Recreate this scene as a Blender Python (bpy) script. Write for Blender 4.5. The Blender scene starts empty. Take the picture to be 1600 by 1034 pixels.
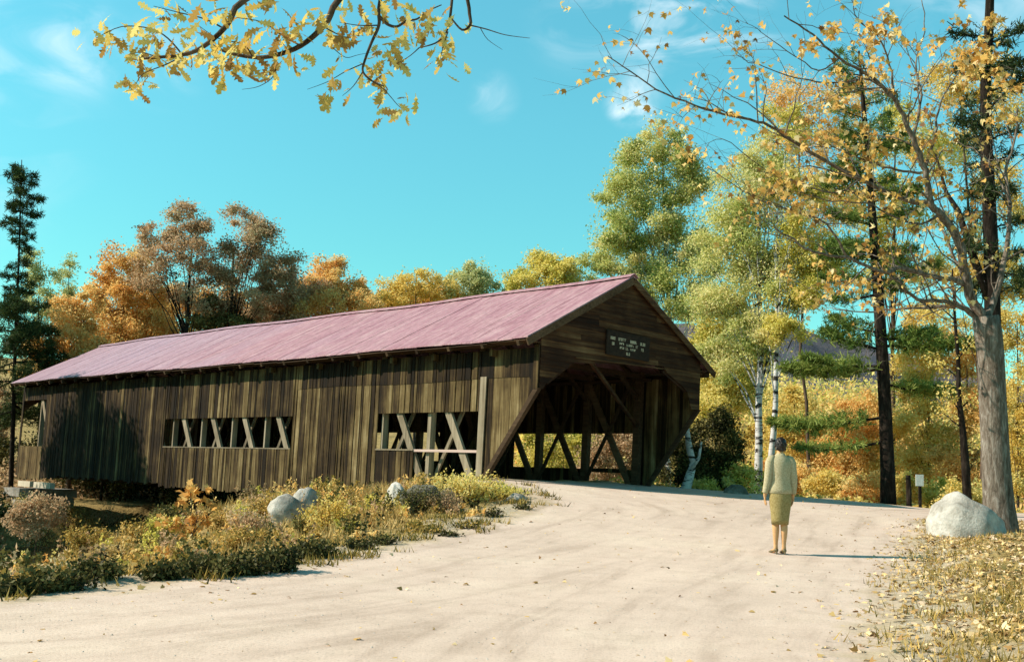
import bpy, math, random
import numpy as np
from mathutils import Vector, Matrix

R = math.radians
scene = bpy.context.scene
col = scene.collection

# ------------------------------------------------------------------ camera
FPX = 1642.84                      # focal length in pixels of the 1600 px wide photograph
CAMZ = 1.376
cam_d = bpy.data.cameras.new('camera')
cam = bpy.data.objects.new('camera', cam_d)
col.objects.link(cam)
pt, rl = R(6.4998), R(2.0065)
Fw = Vector((0, math.cos(pt), math.sin(pt)))
up0 = Vector((0, -math.sin(pt), math.cos(pt)))
Rt = Vector((1, 0, 0)) * math.cos(rl) + up0 * math.sin(rl)
Up = -Vector((1, 0, 0)) * math.sin(rl) + up0 * math.cos(rl)
m = Matrix((Rt, Up, -Fw)).transposed().to_4x4()
m.translation = (0, 0, CAMZ)
cam.matrix_world = m
cam_d.sensor_width = 36
cam_d.lens = 36 * FPX / 1600
cam_d.clip_start = 0.1
cam_d.clip_end = 6000
scene.camera = cam

# ------------------------------------------------------------------ sky, sun, exposure
SUN_EL = 36
SUN_H = (-0.996, -0.08)             # horizontal direction towards the sun
SKY_STRENGTH = 0.13
SKY_TINT = (0.47, 1.17, 0.95)
world = bpy.data.worlds.new('World')
scene.world = world
world.use_nodes = True
wt = world.node_tree
wt.nodes.clear()


def WN(t, **k):
    n = wt.nodes.new(t)
    for a, b in k.items():
        setattr(n, a, b)
    return n


wo = WN('ShaderNodeOutputWorld')
wb = WN('ShaderNodeBackground')
wb.inputs[1].default_value = SKY_STRENGTH
sky = WN('ShaderNodeTexSky', sky_type='NISHITA', sun_disc=False)
sky.sun_elevation = R(SUN_EL)
sky.sun_rotation = math.atan2(SUN_H[0], SUN_H[1])
sky.air_density = 1.0
sky.dust_density = 0.3
sky.ozone_density = 1.0
tint = WN('ShaderNodeMix', data_type='RGBA', blend_type='MULTIPLY')
tint.inputs[0].default_value = 1
tint.inputs[7].default_value = (*SKY_TINT, 1)
wt.links.new(sky.outputs[0], tint.inputs[6])
# thin clouds: soft noise gathered round a few directions of the sky
tc = WN('ShaderNodeTexCoord')
mp = WN('ShaderNodeMapping')
mp.inputs['Scale'].default_value = (1.4, 1.4, 3.4)
mp.inputs['Rotation'].default_value = (0.2, 0.35, 0)
nz = WN('ShaderNodeTexNoise')
nz.inputs['Scale'].default_value = 7
nz.inputs['Detail'].default_value = 7
nz.inputs['Roughness'].default_value = 0.55
nz.inputs['Distortion'].default_value = 1.1
wt.links.new(tc.outputs['Generated'], mp.inputs[0])
wt.links.new(mp.outputs[0], nz.inputs[0])


def sky_dir(px, py):
    v = Fw * FPX + Rt * (px - 800) - Up * (py - 517)
    return v.normalized()


acc = None
for px, py, rad, amt in ((980, 165, 0.026, 1.3), (1010, 178, 0.016, 0.8), (770, 152, 0.03, 0.35), (120, 75, 0.055, 0.5), (250, 95, 0.05, 0.3),
                         (1040, 25, 0.09, 0.62), (1150, 20, 0.07, 0.5), (900, 30, 0.06, 0.3), (1000, 140, 0.03, 0.3), (1700, -80, 0.2, 0.5), (-200, 100, 0.2, 0.5)):
    d = WN('ShaderNodeVectorMath', operation='DISTANCE')
    d.inputs[1].default_value = sky_dir(px, py)
    wt.links.new(tc.outputs['Generated'], d.inputs[0])
    r = WN('ShaderNodeMapRange', interpolation_type='SMOOTHSTEP')
    r.inputs[1].default_value = 0
    r.inputs[2].default_value = rad
    r.inputs[3].default_value = amt
    r.inputs[4].default_value = 0
    wt.links.new(d.outputs['Value'], r.inputs[0])
    if acc is None:
        acc = r.outputs[0]
    else:
        a = WN('ShaderNodeMath', operation='ADD')
        wt.links.new(acc, a.inputs[0])
        wt.links.new(r.outputs[0], a.inputs[1])
        acc = a.outputs[0]
nr = WN('ShaderNodeMapRange', interpolation_type='SMOOTHSTEP')
nr.inputs[1].default_value = 0.40
nr.inputs[2].default_value = 0.80
wt.links.new(nz.outputs[0], nr.inputs[0])
mu = WN('ShaderNodeMath', operation='MULTIPLY', use_clamp=True)
wt.links.new(nr.outputs[0], mu.inputs[0])
wt.links.new(acc, mu.inputs[1])
cm = WN('ShaderNodeMix', data_type='RGBA')
cm.inputs[7].default_value = (7.2, 7.4, 7.6, 1)
wt.links.new(mu.outputs[0], cm.inputs[0])
sx = WN('ShaderNodeSeparateXYZ')
wt.links.new(tc.outputs['Generated'], sx.inputs[0])
zr_ = WN('ShaderNodeValToRGB')     # nearly even above the horizon, deepening towards the zenith
while len(zr_.color_ramp.elements) < 5:
    zr_.color_ramp.elements.new(.5)
for e_, (p_, v_) in zip(zr_.color_ramp.elements, ((0.0, .37), (.18, .46), (.30, .54), (.46, .62), (.85, .15))):
    e_.position = p_
    e_.color = (v_, v_, v_, 1)
wt.links.new(sx.outputs[2], zr_.inputs[0])
z2_ = WN('ShaderNodeMath', operation='MULTIPLY')
z2_.inputs[1].default_value = 2.0
wt.links.new(zr_.outputs[0], z2_.inputs[0])
zm = WN('ShaderNodeVectorMath', operation='SCALE')
wt.links.new(tint.outputs[2], zm.inputs[0])
wt.links.new(z2_.outputs[0], zm.inputs['Scale'])
wt.links.new(zm.outputs[0], cm.inputs[6])
wt.links.new(cm.outputs[2], wb.inputs[0])
wt.links.new(wb.outputs[0], wo.inputs[0])

sd = bpy.data.lights.new('sun', 'SUN')
sd.energy = 5.0
sd.angle = R(0.5)
sd.color = (1.0, 0.88, 0.72)
sun = bpy.data.objects.new('sun', sd)
col.objects.link(sun)
ce = math.cos(R(SUN_EL))
sun.rotation_euler = Vector((SUN_H[0] * ce, SUN_H[1] * ce, math.sin(R(SUN_EL)))).to_track_quat('Z', 'Y').to_euler()

scene.view_settings.view_transform = 'Standard'
scene.view_settings.look = 'None'
scene.view_settings.exposure = 0.52
scene.view_settings.gamma = 1
scene.cycles.max_bounces = 5
scene.cycles.diffuse_bounces = 4
scene.cycles.transmission_bounces = 4
scene.cycles.transparent_max_bounces = 4
scene.cycles.use_denoising = True

# ------------------------------------------------------------------ helpers
rng = np.random.default_rng(11)
rnd = random.Random(5)


def link(o, parent=None):
    col.objects.link(o)
    if parent is not None:
        o.parent = parent
    return o


def tag(o, label=None, cat=None, group=None, kind=None):
    if label:
        o['label'] = label
    if cat:
        o['category'] = cat
    if group:
        o['group'] = group
    if kind:
        o['kind'] = kind
    return o


def empty(name, loc, label=None, cat=None, group=None):
    o = bpy.data.objects.new(name, None)
    o.location = loc
    o.empty_display_size = 0.3
    link(o)
    return tag(o, label, cat, group)


class MB:
    """collects faces and a tone per face; build() makes one mesh object (world coordinates, kept under a parent at pos)"""

    def __init__(self):
        self.v = []
        self.f = []
        self.t = []

    def add(self, vs, fs, tone=0.5):
        b = len(self.v)
        self.v += [tuple(p) for p in vs]
        self.f += [tuple(b + i for i in q) for q in fs]
        self.t += [tone] * len(fs)

    def hexa(self, p, tone=0.5):
        """8 corners: bottom ring 0-3, top ring 4-7"""
        self.add(p, [(0, 3, 2, 1), (4, 5, 6, 7), (0, 1, 5, 4), (1, 2, 6, 5), (2, 3, 7, 6), (3, 0, 4, 7)], tone)

    def beam(self, p, q, w, t, tone=0.5, side=None):
        p, q = Vector(p), Vector(q)
        d = (q - p).normalized()
        s = Vector(side) if side is not None else Vector((0, 0, 1))
        a = d.cross(s)
        if a.length < 1e-3:
            a = d.cross(Vector((1, 0, 0)))
        a.normalize()
        b = a.cross(d).normalized()
        a *= w / 2
        b *= t / 2
        self.hexa([p - a - b, p + a - b, p + a + b, p - a + b, q - a - b, q + a - b, q + a + b, q - a + b], tone)

    def tube(self, pts, rad, n=8, tone=0.5, cap=True):
        pts = [Vector(p) for p in pts]
        rings = []
        u = Vector((0.3, 0.9, 0.2))
        for i, p in enumerate(pts):
            d = pts[min(i + 1, len(pts) - 1)] - pts[max(i - 1, 0)]
            if d.length < 1e-6:
                d = Vector((0, 0, 1))
            d.normalize()
            a = u - d * u.dot(d)
            if a.length < 1e-3:
                a = d.orthogonal()
            a.normalize()
            u = a
            b = d.cross(a)
            r = rad[i]
            rings.append([p + (a * math.cos(k * 2 * math.pi / n) + b * math.sin(k * 2 * math.pi / n)) * r for k in range(n)])
        vs = [p for rg in rings for p in rg]
        fs = []
        for i in range(len(pts) - 1):
            for k in range(n):
                k2 = (k + 1) % n
                fs.append((i * n + k, i * n + k2, (i + 1) * n + k2, (i + 1) * n + k))
        if cap:
            fs.append(tuple(range(n))[::-1])
            fs.append(tuple((len(pts) - 1) * n + k for k in range(n)))
        self.add(vs, fs, tone)

    def rings(self, rg, tone=0.5, cap=True):
        n = len(rg[0])
        vs = [p for r in rg for p in r]
        fs = []
        for i in range(len(rg) - 1):
            for k in range(n):
                k2 = (k + 1) % n
                fs.append((i * n + k, i * n + k2, (i + 1) * n + k2, (i + 1) * n + k))
        if cap:
            fs.append(tuple(range(n))[::-1])
            fs.append(tuple((len(rg) - 1) * n + k for k in range(n)))
        self.add(vs, fs, tone)

    def build(self, name, mat, parent=None, smooth=False, pos=None):
        me = bpy.data.meshes.new(name)
        off = Vector((0, 0, 0))
        if parent is not None:
            q = parent
            while q is not None:
                off += q.location
                q = q.parent
        elif pos is not None:
            off = Vector(pos)
        me.from_pydata([(x - off.x, y - off.y, z - off.z) for x, y, z in self.v], [], self.f)
        a = me.attributes.new('tone', 'FLOAT', 'FACE')
        a.data.foreach_set('value', self.t)
        if smooth:
            me.polygons.foreach_set('use_smooth', [True] * len(me.polygons))
        me.materials.append(mat)
        me.update()
        o = bpy.data.objects.new(name, me)
        if parent is None and pos is not None:
            o.location = pos
        return link(o, parent)


def mesh_np(name, V, F, tone, mat, parent=None, smooth=False, origin=None):
    """V (n,3), F (m,k) all faces k-gons"""
    me = bpy.data.meshes.new(name)
    off = np.zeros(3)
    if parent is not None:
        q = parent
        while q is not None:
            off += np.array(q.location)
            q = q.parent
    elif origin is not None:
        off = np.array(origin, float)
    V = (np.asarray(V, float) - off).astype(np.float32)
    F = np.asarray(F, np.int32)
    mth, k = F.shape
    me.vertices.add(len(V))
    me.vertices.foreach_set('co', V.ravel())
    me.loops.add(mth * k)
    me.loops.foreach_set('vertex_index', F.ravel())
    me.polygons.add(mth)
    me.polygons.foreach_set('loop_start', np.arange(0, mth * k, k, dtype=np.int32))
    me.polygons.foreach_set('loop_total', np.full(mth, k, np.int32))
    if smooth:
        me.polygons.foreach_set('use_smooth', np.ones(mth, bool))
    me.update(calc_edges=True)
    if tone is not None:
        a = me.attributes.new('tone', 'FLOAT', 'FACE')
        a.data.foreach_set('value', np.asarray(tone, np.float32))
    me.materials.append(mat)
    o = bpy.data.objects.new(name, me)
    if parent is None and origin is not None:
        o.location = origin
    return link(o, parent)


# ------------------------------------------------------------------ materials
def new_mat(name):
    mt = bpy.data.materials.new(name)
    mt.use_nodes = True
    nt = mt.node_tree
    nt.nodes.clear()
    out = nt.nodes.new('ShaderNodeOutputMaterial')
    return mt, nt, out


def N(nt, t, ins=None, **k):
    n = nt.nodes.new(t)
    for a, b in k.items():
        setattr(n, a, b)
    for a, b in (ins or {}).items():
        if hasattr(b, 'is_output'):
            nt.links.new(b, n.inputs[a])
        else:
            n.inputs[a].default_value = b
    return n


def ramp(nt, fac, stops, interp='LINEAR'):
    n = nt.nodes.new('ShaderNodeValToRGB')
    n.color_ramp.interpolation = interp
    while len(n.color_ramp.elements) < len(stops):
        n.color_ramp.elements.new(0.5)
    for e, (p, c) in zip(n.color_ramp.elements, stops):
        e.position = p
        e.color = (*c, 1)
    nt.links.new(fac, n.inputs[0])
    return n.outputs[0]


def leaf_mat(name, cols, trans=0.45, gloss=0.015):
    mt, nt, out = new_mat(name)
    at = N(nt, 'ShaderNodeAttribute', attribute_name='tone')
    c = ramp(nt, at.outputs['Fac'], [(i / (len(cols) - 1), q) for i, q in enumerate(cols)])
    d = N(nt, 'ShaderNodeBsdfDiffuse', {'Color': c})
    t = N(nt, 'ShaderNodeBsdfTranslucent', {'Color': c})
    mx = N(nt, 'ShaderNodeMixShader', {0: trans, 1: d.outputs[0], 2: t.outputs[0]})
    g = N(nt, 'ShaderNodeBsdfGlossy', {'Color': (0.9, 0.9, 0.85, 1), 'Roughness': 0.6})
    m2 = N(nt, 'ShaderNodeMixShader', {0: gloss, 1: mx.outputs[0], 2: g.outputs[0]})
    nt.links.new(m2.outputs[0], out.inputs[0])
    return mt


def surf(name, build, rough=0.9, spec=0.2, bump=None):
    mt, nt, out = new_mat(name)
    p = N(nt, 'ShaderNodeBsdfPrincipled', {'Roughness': rough, 'Specular IOR Level': spec})
    c, h = build(nt)
    nt.links.new(c, p.inputs['Base Color'])
    if h is not None:
        b = N(nt, 'ShaderNodeBump', {'Strength': bump[0], 'Distance': bump[1], 'Height': h})
        nt.links.new(b.outputs[0], p.inputs['Normal'])
    nt.links.new(p.outputs[0], out.inputs[0])
    return mt


def noise(nt, vec, scale, detail=5, rough=0.6, dist=0.0):
    return N(nt, 'ShaderNodeTexNoise', {'Vector': vec, 'Scale': scale, 'Detail': detail, 'Roughness': rough, 'Distortion': dist}).outputs[0]


def mix(nt, f, a, b, bt='MIX'):
    n = N(nt, 'ShaderNodeMix', data_type='RGBA', blend_type=bt)
    for i, q in ((0, f), (6, a), (7, b)):
        if hasattr(q, 'is_output'):
            nt.links.new(q, n.inputs[i])
        else:
            n.inputs[i].default_value = q if i == 0 else (*q, 1)
    return n.outputs[2]


AZ = R(45.6124)
UD = np.array([-math.sin(AZ), math.cos(AZ)])
VD = np.array([math.cos(AZ), math.sin(AZ)])


def wood_mat(name, stops, axis='h', fine=1.0, rough=0.85, spec=0.15):
    """weathered timber; axis = direction of the grain in the bridge's own frame: h up, v across, u along"""
    def b(nt):
        tc = N(nt, 'ShaderNodeNewGeometry')
        mp0 = N(nt, 'ShaderNodeMapping', {'Vector': tc.outputs['Position'], 'Rotation': (0, 0, -AZ)})
        sc = {'h': (14, 14, 0.7), 'v': (0.9, 14, 16), 'u': (14, 0.9, 16)}[axis]
        at = N(nt, 'ShaderNodeAttribute', attribute_name='tone')
        off = N(nt, 'ShaderNodeMath', {0: at.outputs['Fac'], 1: 37.0}, operation='MULTIPLY')
        ad = N(nt, 'ShaderNodeVectorMath', {0: mp0.outputs[0], 1: off.outputs[0]}, operation='ADD')
        mp = N(nt, 'ShaderNodeMapping', {'Vector': ad.outputs[0], 'Scale': sc})
        n1 = noise(nt, mp.outputs[0], 1.0 * fine, 8, 0.65)
        n2 = noise(nt, mp0.outputs[0], 1.1, 4, 0.6)
        mth = N(nt, 'ShaderNodeMath', {0: n1, 1: 0.62}, operation='MULTIPLY')
        m2 = N(nt, 'ShaderNodeMath', {0: n2, 1: 0.38, 2: mth.outputs[0]}, operation='MULTIPLY_ADD')
        a2 = N(nt, 'ShaderNodeMath', {0: at.outputs['Fac'], 1: 0.32, 2: -0.15}, operation='MULTIPLY_ADD')
        s = N(nt, 'ShaderNodeMath', {0: m2.outputs[0], 1: a2.outputs[0]}, operation='ADD', use_clamp=True)
        return ramp(nt, s.outputs[0], stops), n1
    return surf(name, b, rough, spec, (0.5, 0.02))


SID = [(0.34, (0.005, 0.003, 0.0015)), (0.47, (0.018, 0.010, 0.004)), (0.56, (0.050, 0.031, 0.012)), (0.68, (0.128, 0.088, 0.036)), (0.85, (0.31, 0.24, 0.13))]
M_side = wood_mat('weathered_siding', SID, 'h')
M_gable = wood_mat('dark_gable_boards', [(0.25, (0.008, 0.003, 0.002)), (0.45, (0.032, 0.013, 0.006)), (0.60, (0.085, 0.042, 0.018)), (0.85, (0.22, 0.14, 0.07))], 'v')
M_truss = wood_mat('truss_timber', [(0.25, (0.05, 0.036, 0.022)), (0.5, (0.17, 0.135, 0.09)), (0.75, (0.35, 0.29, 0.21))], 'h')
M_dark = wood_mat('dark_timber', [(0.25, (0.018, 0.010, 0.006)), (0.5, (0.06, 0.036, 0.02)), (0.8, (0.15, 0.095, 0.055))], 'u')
M_pale = wood_mat('pale_plank', [(0.25, (0.26, 0.22, 0.16)), (0.5, (0.42, 0.37, 0.28)), (0.8, (0.58, 0.52, 0.42))], 'h')
M_rail = wood_mat('painted_rail', [(0.25, (0.34, 0.24, 0.21)), (0.8, (0.56, 0.42, 0.37))], 'u')
M_floor = wood_mat('floor_planks', [(0.25, (0.05, 0.035, 0.022)), (0.8, (0.18, 0.13, 0.09))], 'v')


def roof_b(nt):
    tc = N(nt, 'ShaderNodeNewGeometry')
    mp0 = N(nt, 'ShaderNodeMapping', {'Vector': tc.outputs['Position'], 'Rotation': (0, 0, -AZ)})
    mp = N(nt, 'ShaderNodeMapping', {'Vector': mp0.outputs[0], 'Scale': (0.5, 3.2, 0.7)})
    n1 = noise(nt, mp.outputs[0], 1.6, 7, 0.62)
    n2 = noise(nt, mp0.outputs[0], 0.22, 3, 0.5)
    n3 = noise(nt, mp0.outputs[0], 9, 5, 0.7)
    c = ramp(nt, n1, [(0.28, (0.27, 0.115, 0.155)), (0.5, (0.37, 0.20, 0.235)), (0.72, (0.45, 0.295, 0.315))])
    at = N(nt, 'ShaderNodeAttribute', attribute_name='tone')
    f = N(nt, 'ShaderNodeMath', {0: n2, 1: 0.5, 2: at.outputs['Fac']}, operation='MULTIPLY_ADD', use_clamp=True)
    fr = N(nt, 'ShaderNodeMapRange', {0: f.outputs[0], 1: 0.55, 2: 1.1, 3: 0.0, 4: 0.75})
    c = mix(nt, fr.outputs[0], c, (0.33, 0.26, 0.35))
    n6 = noise(nt, mp.outputs[0], 4.5, 6, 0.7)
    c = mix(nt, 0.55, c, ramp(nt, n6, [(0.36, (0.62, 0.50, 0.46)), (0.50, (1, 1, 1)), (0.66, (1.12, 1.12, 1.14))]), 'MULTIPLY')
    g = N(nt, 'ShaderNodeMapRange', {0: n3, 1: 0.3, 2: 0.7, 3: 0.74, 4: 1.18})
    c = mix(nt, 1.0, c, g.outputs[0], 'MULTIPLY')
    return c, n3


M_roof = surf('faded_red_roofing', roof_b, 0.6, 0.3, (0.25, 0.01))


def bark_b(c0, c1, c2, scale=6, stretch=0.25):
    def b(nt):
        tc = N(nt, 'ShaderNodeNewGeometry')
        mp = N(nt, 'ShaderNodeMapping', {'Vector': tc.outputs['Position'], 'Scale': (1, 1, stretch)})
        n1 = noise(nt, mp.outputs[0], scale * 2, 7, 0.7, 0.4)
        return ramp(nt, n1, [(0.3, c0), (0.5, c1), (0.72, c2)]), n1
    return b


M_bark_maple = surf('grey_maple_bark', bark_b((0.04, 0.028, 0.02), (0.15, 0.12, 0.095), (0.36, 0.32, 0.28), 7), 0.95, 0.1, (0.9, 0.05))
M_bark_dark = surf('dark_bark', bark_b((0.006, 0.004, 0.003), (0.018, 0.013, 0.010), (0.06, 0.045, 0.035), 6), 0.95, 0.1, (0.8, 0.04))
M_bark_brown = surf('brown_bark', bark_b((0.03, 0.02, 0.014), (0.09, 0.062, 0.045), (0.17, 0.13, 0.1), 6), 0.95, 0.1, (0.8, 0.04))


def birch_b(nt):
    tc = N(nt, 'ShaderNodeNewGeometry')
    mp = N(nt, 'ShaderNodeMapping', {'Vector': tc.outputs['Position'], 'Scale': (1.6, 1.6, 5.5)})
    n1 = noise(nt, mp.outputs[0], 1.3, 4, 0.6, 0.6)
    n2 = noise(nt, mp.outputs[0], 9, 4, 0.6)
    c = ramp(nt, n1, [(0.36, (0.02, 0.017, 0.014)), (0.43, (0.05, 0.045, 0.04)), (0.47, (0.52, 0.51, 0.50)), (0.7, (0.74, 0.73, 0.72))])
    c = mix(nt, 0.35, c, ramp(nt, n2, [(0.35, (0.2, 0.18, 0.16)), (0.55, (0.75, 0.74, 0.72))]), 'MULTIPLY')
    return c, n2


M_birch = surf('birch_bark', birch_b, 0.7, 0.2, (0.4, 0.02))


def rock_b(c0, c1, c2):
    def b(nt):
        tc = N(nt, 'ShaderNodeNewGeometry')
        n1 = noise(nt, tc.outputs['Position'], 2.2, 9, 0.68)
        n2 = noise(nt, tc.outputs['Position'], 14, 6, 0.7)
        c = ramp(nt, n1, [(0.3, c0), (0.5, c1), (0.7, c2)])
        c = mix(nt, 0.5, c, ramp(nt, n2, [(0.3, (0.45, 0.43, 0.4)), (0.6, (1, 1, 1))]), 'MULTIPLY')
        return c, n2
    return b


M_rock = surf('pale_granite', rock_b((0.20, 0.18, 0.15), (0.46, 0.43, 0.39), (0.66, 0.62, 0.58)), 0.9, 0.2, (0.7, 0.04))
M_rock_d = surf('mossy_rock', rock_b((0.06, 0.055, 0.04), (0.14, 0.13, 0.10), (0.36, 0.34, 0.30)), 0.9, 0.2, (0.7, 0.04))
M_stone = surf('abutment_stone', rock_b((0.12, 0.11, 0.10), (0.24, 0.23, 0.21), (0.38, 0.37, 0.35)), 0.9, 0.2, (0.7, 0.04))

# leaf palettes (albedo, dark to light)
YEL = leaf_mat('yellow_leaves', [(0.30, 0.17, 0.03), (0.60, 0.40, 0.08), (0.82, 0.62, 0.16), (0.88, 0.72, 0.28), (0.72, 0.64, 0.24)], 0.52)
GOLD = leaf_mat('maple_leaves', [(0.20, 0.09, 0.03), (0.50, 0.25, 0.06), (0.74, 0.44, 0.11), (0.84, 0.60, 0.20), (0.86, 0.72, 0.42)], 0.5)
ORG = leaf_mat('orange_leaves', [(0.34, 0.15, 0.04), (0.68, 0.34, 0.09), (0.86, 0.51, 0.16), (0.88, 0.62, 0.24), (0.86, 0.68, 0.30)], 0.52)
BRN = leaf_mat('russet_leaves', [(0.12, 0.09, 0.045), (0.32, 0.22, 0.11), (0.54, 0.36, 0.20), (0.66, 0.44, 0.27), (0.58, 0.49, 0.29)], 0.48)
YGR = leaf_mat('yellow_green_leaves', [(0.12, 0.12, 0.02), (0.35, 0.34, 0.05), (0.64, 0.57, 0.12), (0.80, 0.68, 0.19), (0.85, 0.73, 0.28)], 0.52)
GRN = leaf_mat('aspen_leaves', [(0.12, 0.15, 0.03), (0.31, 0.36, 0.09), (0.54, 0.57, 0.18), (0.70, 0.67, 0.27), (0.82, 0.73, 0.38)], 0.55)
PGR = leaf_mat('pale_green_leaves', [(0.22, 0.26, 0.11), (0.42, 0.45, 0.19), (0.60, 0.60, 0.28), (0.74, 0.70, 0.38)], 0.52)
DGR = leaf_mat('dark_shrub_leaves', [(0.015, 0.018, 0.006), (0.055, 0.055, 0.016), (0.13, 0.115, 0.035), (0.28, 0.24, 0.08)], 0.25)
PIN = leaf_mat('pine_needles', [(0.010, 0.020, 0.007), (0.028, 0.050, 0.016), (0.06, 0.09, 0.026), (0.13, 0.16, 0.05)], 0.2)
PIN2 = leaf_mat('green_pine_needles', [(0.035, 0.065, 0.012), (0.09, 0.15, 0.028), (0.20, 0.26, 0.05), (0.36, 0.40, 0.10)], 0.35)  # brighter green needles of the pine right of the woman
OAK = leaf_mat('oak_leaves', [(0.22, 0.11, 0.04), (0.46, 0.28, 0.08), (0.72, 0.54, 0.13), (0.78, 0.66, 0.24), (0.62, 0.54, 0.16)], 0.45)
WEED = leaf_mat('weed_leaves', [(0.03, 0.035, 0.008), (0.13, 0.11, 0.025), (0.38, 0.26, 0.06), (0.62, 0.40, 0.11), (0.74, 0.52, 0.20)], 0.3)
STRAW = leaf_mat('dry_grass', [(0.10, 0.08, 0.02), (0.34, 0.23, 0.07), (0.60, 0.42, 0.16), (0.74, 0.57, 0.28)], 0.3)
LIT = leaf_mat('fallen_leaves', [(0.16, 0.08, 0.03), (0.48, 0.29, 0.11), (0.70, 0.50, 0.22), (0.80, 0.62, 0.36), (0.76, 0.58, 0.42)], 0.15)

# ------------------------------------------------------------------ the lie of the land
BX, BY, BZ = 0.6498, 25.0412, 0.6618
BW, BO, BHE, BHR, BHG, BS, BL = 6.6718, 0.5757, 3.376, 5.4512, 2.2204, 1.6278, 31.1265
TSL, TTL, RACK = math.tan(R(-0.8501)), math.tan(R(-1.3988)), 0.0231


def B(u, v, h):
    """bridge frame (along from the portal, across, up from the floor) to the world"""
    u = u - RACK * h
    return Vector((BX + u * UD[0] + v * VD[0], BY + u * UD[1] + v * VD[1], BZ + h + u * TSL + v * TTL))


def S(t):
    t = np.clip(t, 0, 1)
    return t * t * (3 - 2 * t)


ROAD = np.array([(-16, 5.6), (-9, 7.3), (-6.2, 8.1), (-4.3, 8.9), (-3.4, 10.2), (-2.3, 12.6), (-1.6, 14.6), (-0.9, 16.2), (0.0, 18.2), (0.6, 20.2),
                 (0.3, 22.6), (-0.2, 24.6), (-0.8, 26.4), (3.9, 31.6), (5.2, 32.4), (9, 31.4), (12.5, 29.6), (16, 27.5), (15, 25.4), (11.0, 24.0),
                 (8.6, 21.5), (7.0, 18.2), (5.9, 15.4), (4.85, 12.9), (3.7, 10.2), (2.75, 7.7), (2.0, 4), (1.5, 0), (0, -8), (-16, -8)])


def road_sd(x, y):
    """signed distance to the road's outline, negative on the road"""
    x = np.asarray(x, float)
    y = np.asarray(y, float)
    d = np.full(x.shape, 1e9)
    ins = np.zeros(x.shape, bool)
    n = len(ROAD)
    for i in range(n):
        ax, ay = ROAD[i]
        bx, by = ROAD[(i + 1) % n]
        ex, ey = bx - ax, by - ay
        t = np.clip(((x - ax) * ex + (y - ay) * ey) / (ex * ex + ey * ey), 0, 1)
        d = np.minimum(d, np.hypot(x - ax - t * ex, y - ay - t * ey))
        c = ((ay > y) != (by > y)) & (x < ex * (y - ay) / (ey if abs(ey) > 1e-9 else 1e-9) + ax)
        ins ^= c
    return np.where(ins, -d, d)


def wob(x, y, s, seed=0):
    return (np.sin(x * s + 1.3 * np.sin(y * s * 0.7 + seed)) * np.cos(y * s * 1.1 + 1.7 * np.sin(x * s * 0.6 + 2 * seed)))


def hgt(x, y, sdv=None):
    x = np.asarray(x, float)
    y = np.asarray(y, float)
    if sdv is None:
        sdv = road_sd(x, y)
    u = (x - BX) * UD[0] + (y - BY) * UD[1]
    v = (x - BX) * VD[0] + (y - BY) * VD[1]
    z = (0.66 - 0.040 * np.clip(x, -5, 12)) * S((y - 13.6) / 11.4)
    out = np.maximum(sdv, 0)
    left = S((2.5 - x) / 2)
    z = z - left * (np.minimum(0.95, 0.19 * out) + 0.27 * np.clip(out - 5, 0, 6.5)) + left * 0.10 * S(out / 0.5) * np.exp(-out / 2.5)
    z = z + (1 - left) * np.minimum(0.9, 0.07 * out) * S((27 - y) / 5)
    dl = S((u - np.where(v > -1.0, 3.2, 5.5)) / 8) * 4.0 * S((3 - v) / 3)
    dr = S((v - 6.2) / 1.5) * S((u + 11) / 5) * S((out - 0.6) / 7) * 3.6
    du = S((u - 3.2) / 6) * 4.0 * S((v + 2) / 3)
    drop = np.maximum(np.maximum(dl, dr), du)
    drop = drop * (1 - S((u - 25.0) / 4.5))
    z = z - drop
    far = np.maximum(0, np.maximum(u - 33, 0))
    z = z + 0.10 * np.minimum(far, 70)
    ry = np.maximum(0, y - 46) * S((v - 9) / 10)
    z = z + 0.065 * np.minimum(ry, 90)
    rough = S(out / 1.2)
    z = z + rough * (0.07 * wob(x, y, 1.7, 1) + 0.04 * wob(x, y, 4.1, 2) + 0.10 * wob(x, y, 0.5, 3))
    z = z + (1 - rough) * 0.012 * wob(x, y, 0.9, 4)
    return z


def at(px, py, Y):
    """the point seen at pixel (px, py) of the photograph, Y metres ahead of the camera"""
    v = Fw * FPX + Rt * (px - 800) - Up * (py - 517)
    v = v * (Y / v.y)
    return Vector((v.x, v.y, v.z + CAMZ))


def on_ground(px, py, y0=6, y1=60):
    for Y in np.arange(y0, y1, 0.05):
        p = at(px, py, float(Y))
        if p.z <= float(hgt(p.x, p.y)):
            return Vector((p.x, p.y, float(hgt(p.x, p.y))))
    p = at(px, py, y1)
    return p


def foot(x, y, dz=0.0):
    return Vector((x, y, float(hgt(x, y)) + dz))


def axis(core, step, far):
    a = list(np.arange(core[0], core[1] + step / 2, step))
    s = step
    hi = [a[-1]]
    while hi[-1] < far:
        s *= 1.22
        hi.append(hi[-1] + s)
    s = step
    lo = [a[0]]
    while lo[-1] > -far:
        s *= 1.22
        lo.append(lo[-1] - s)
    return np.array(lo[::-1][:-1] + a + hi[1:])


GX, GY = axis((-17, 18), 0.14, 2500), axis((5, 36), 0.14, 2500)
XX, YY = np.meshgrid(GX, GY, indexing='ij')
SDV = road_sd(XX, YY)
ZZ = hgt(XX, YY, SDV)


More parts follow.
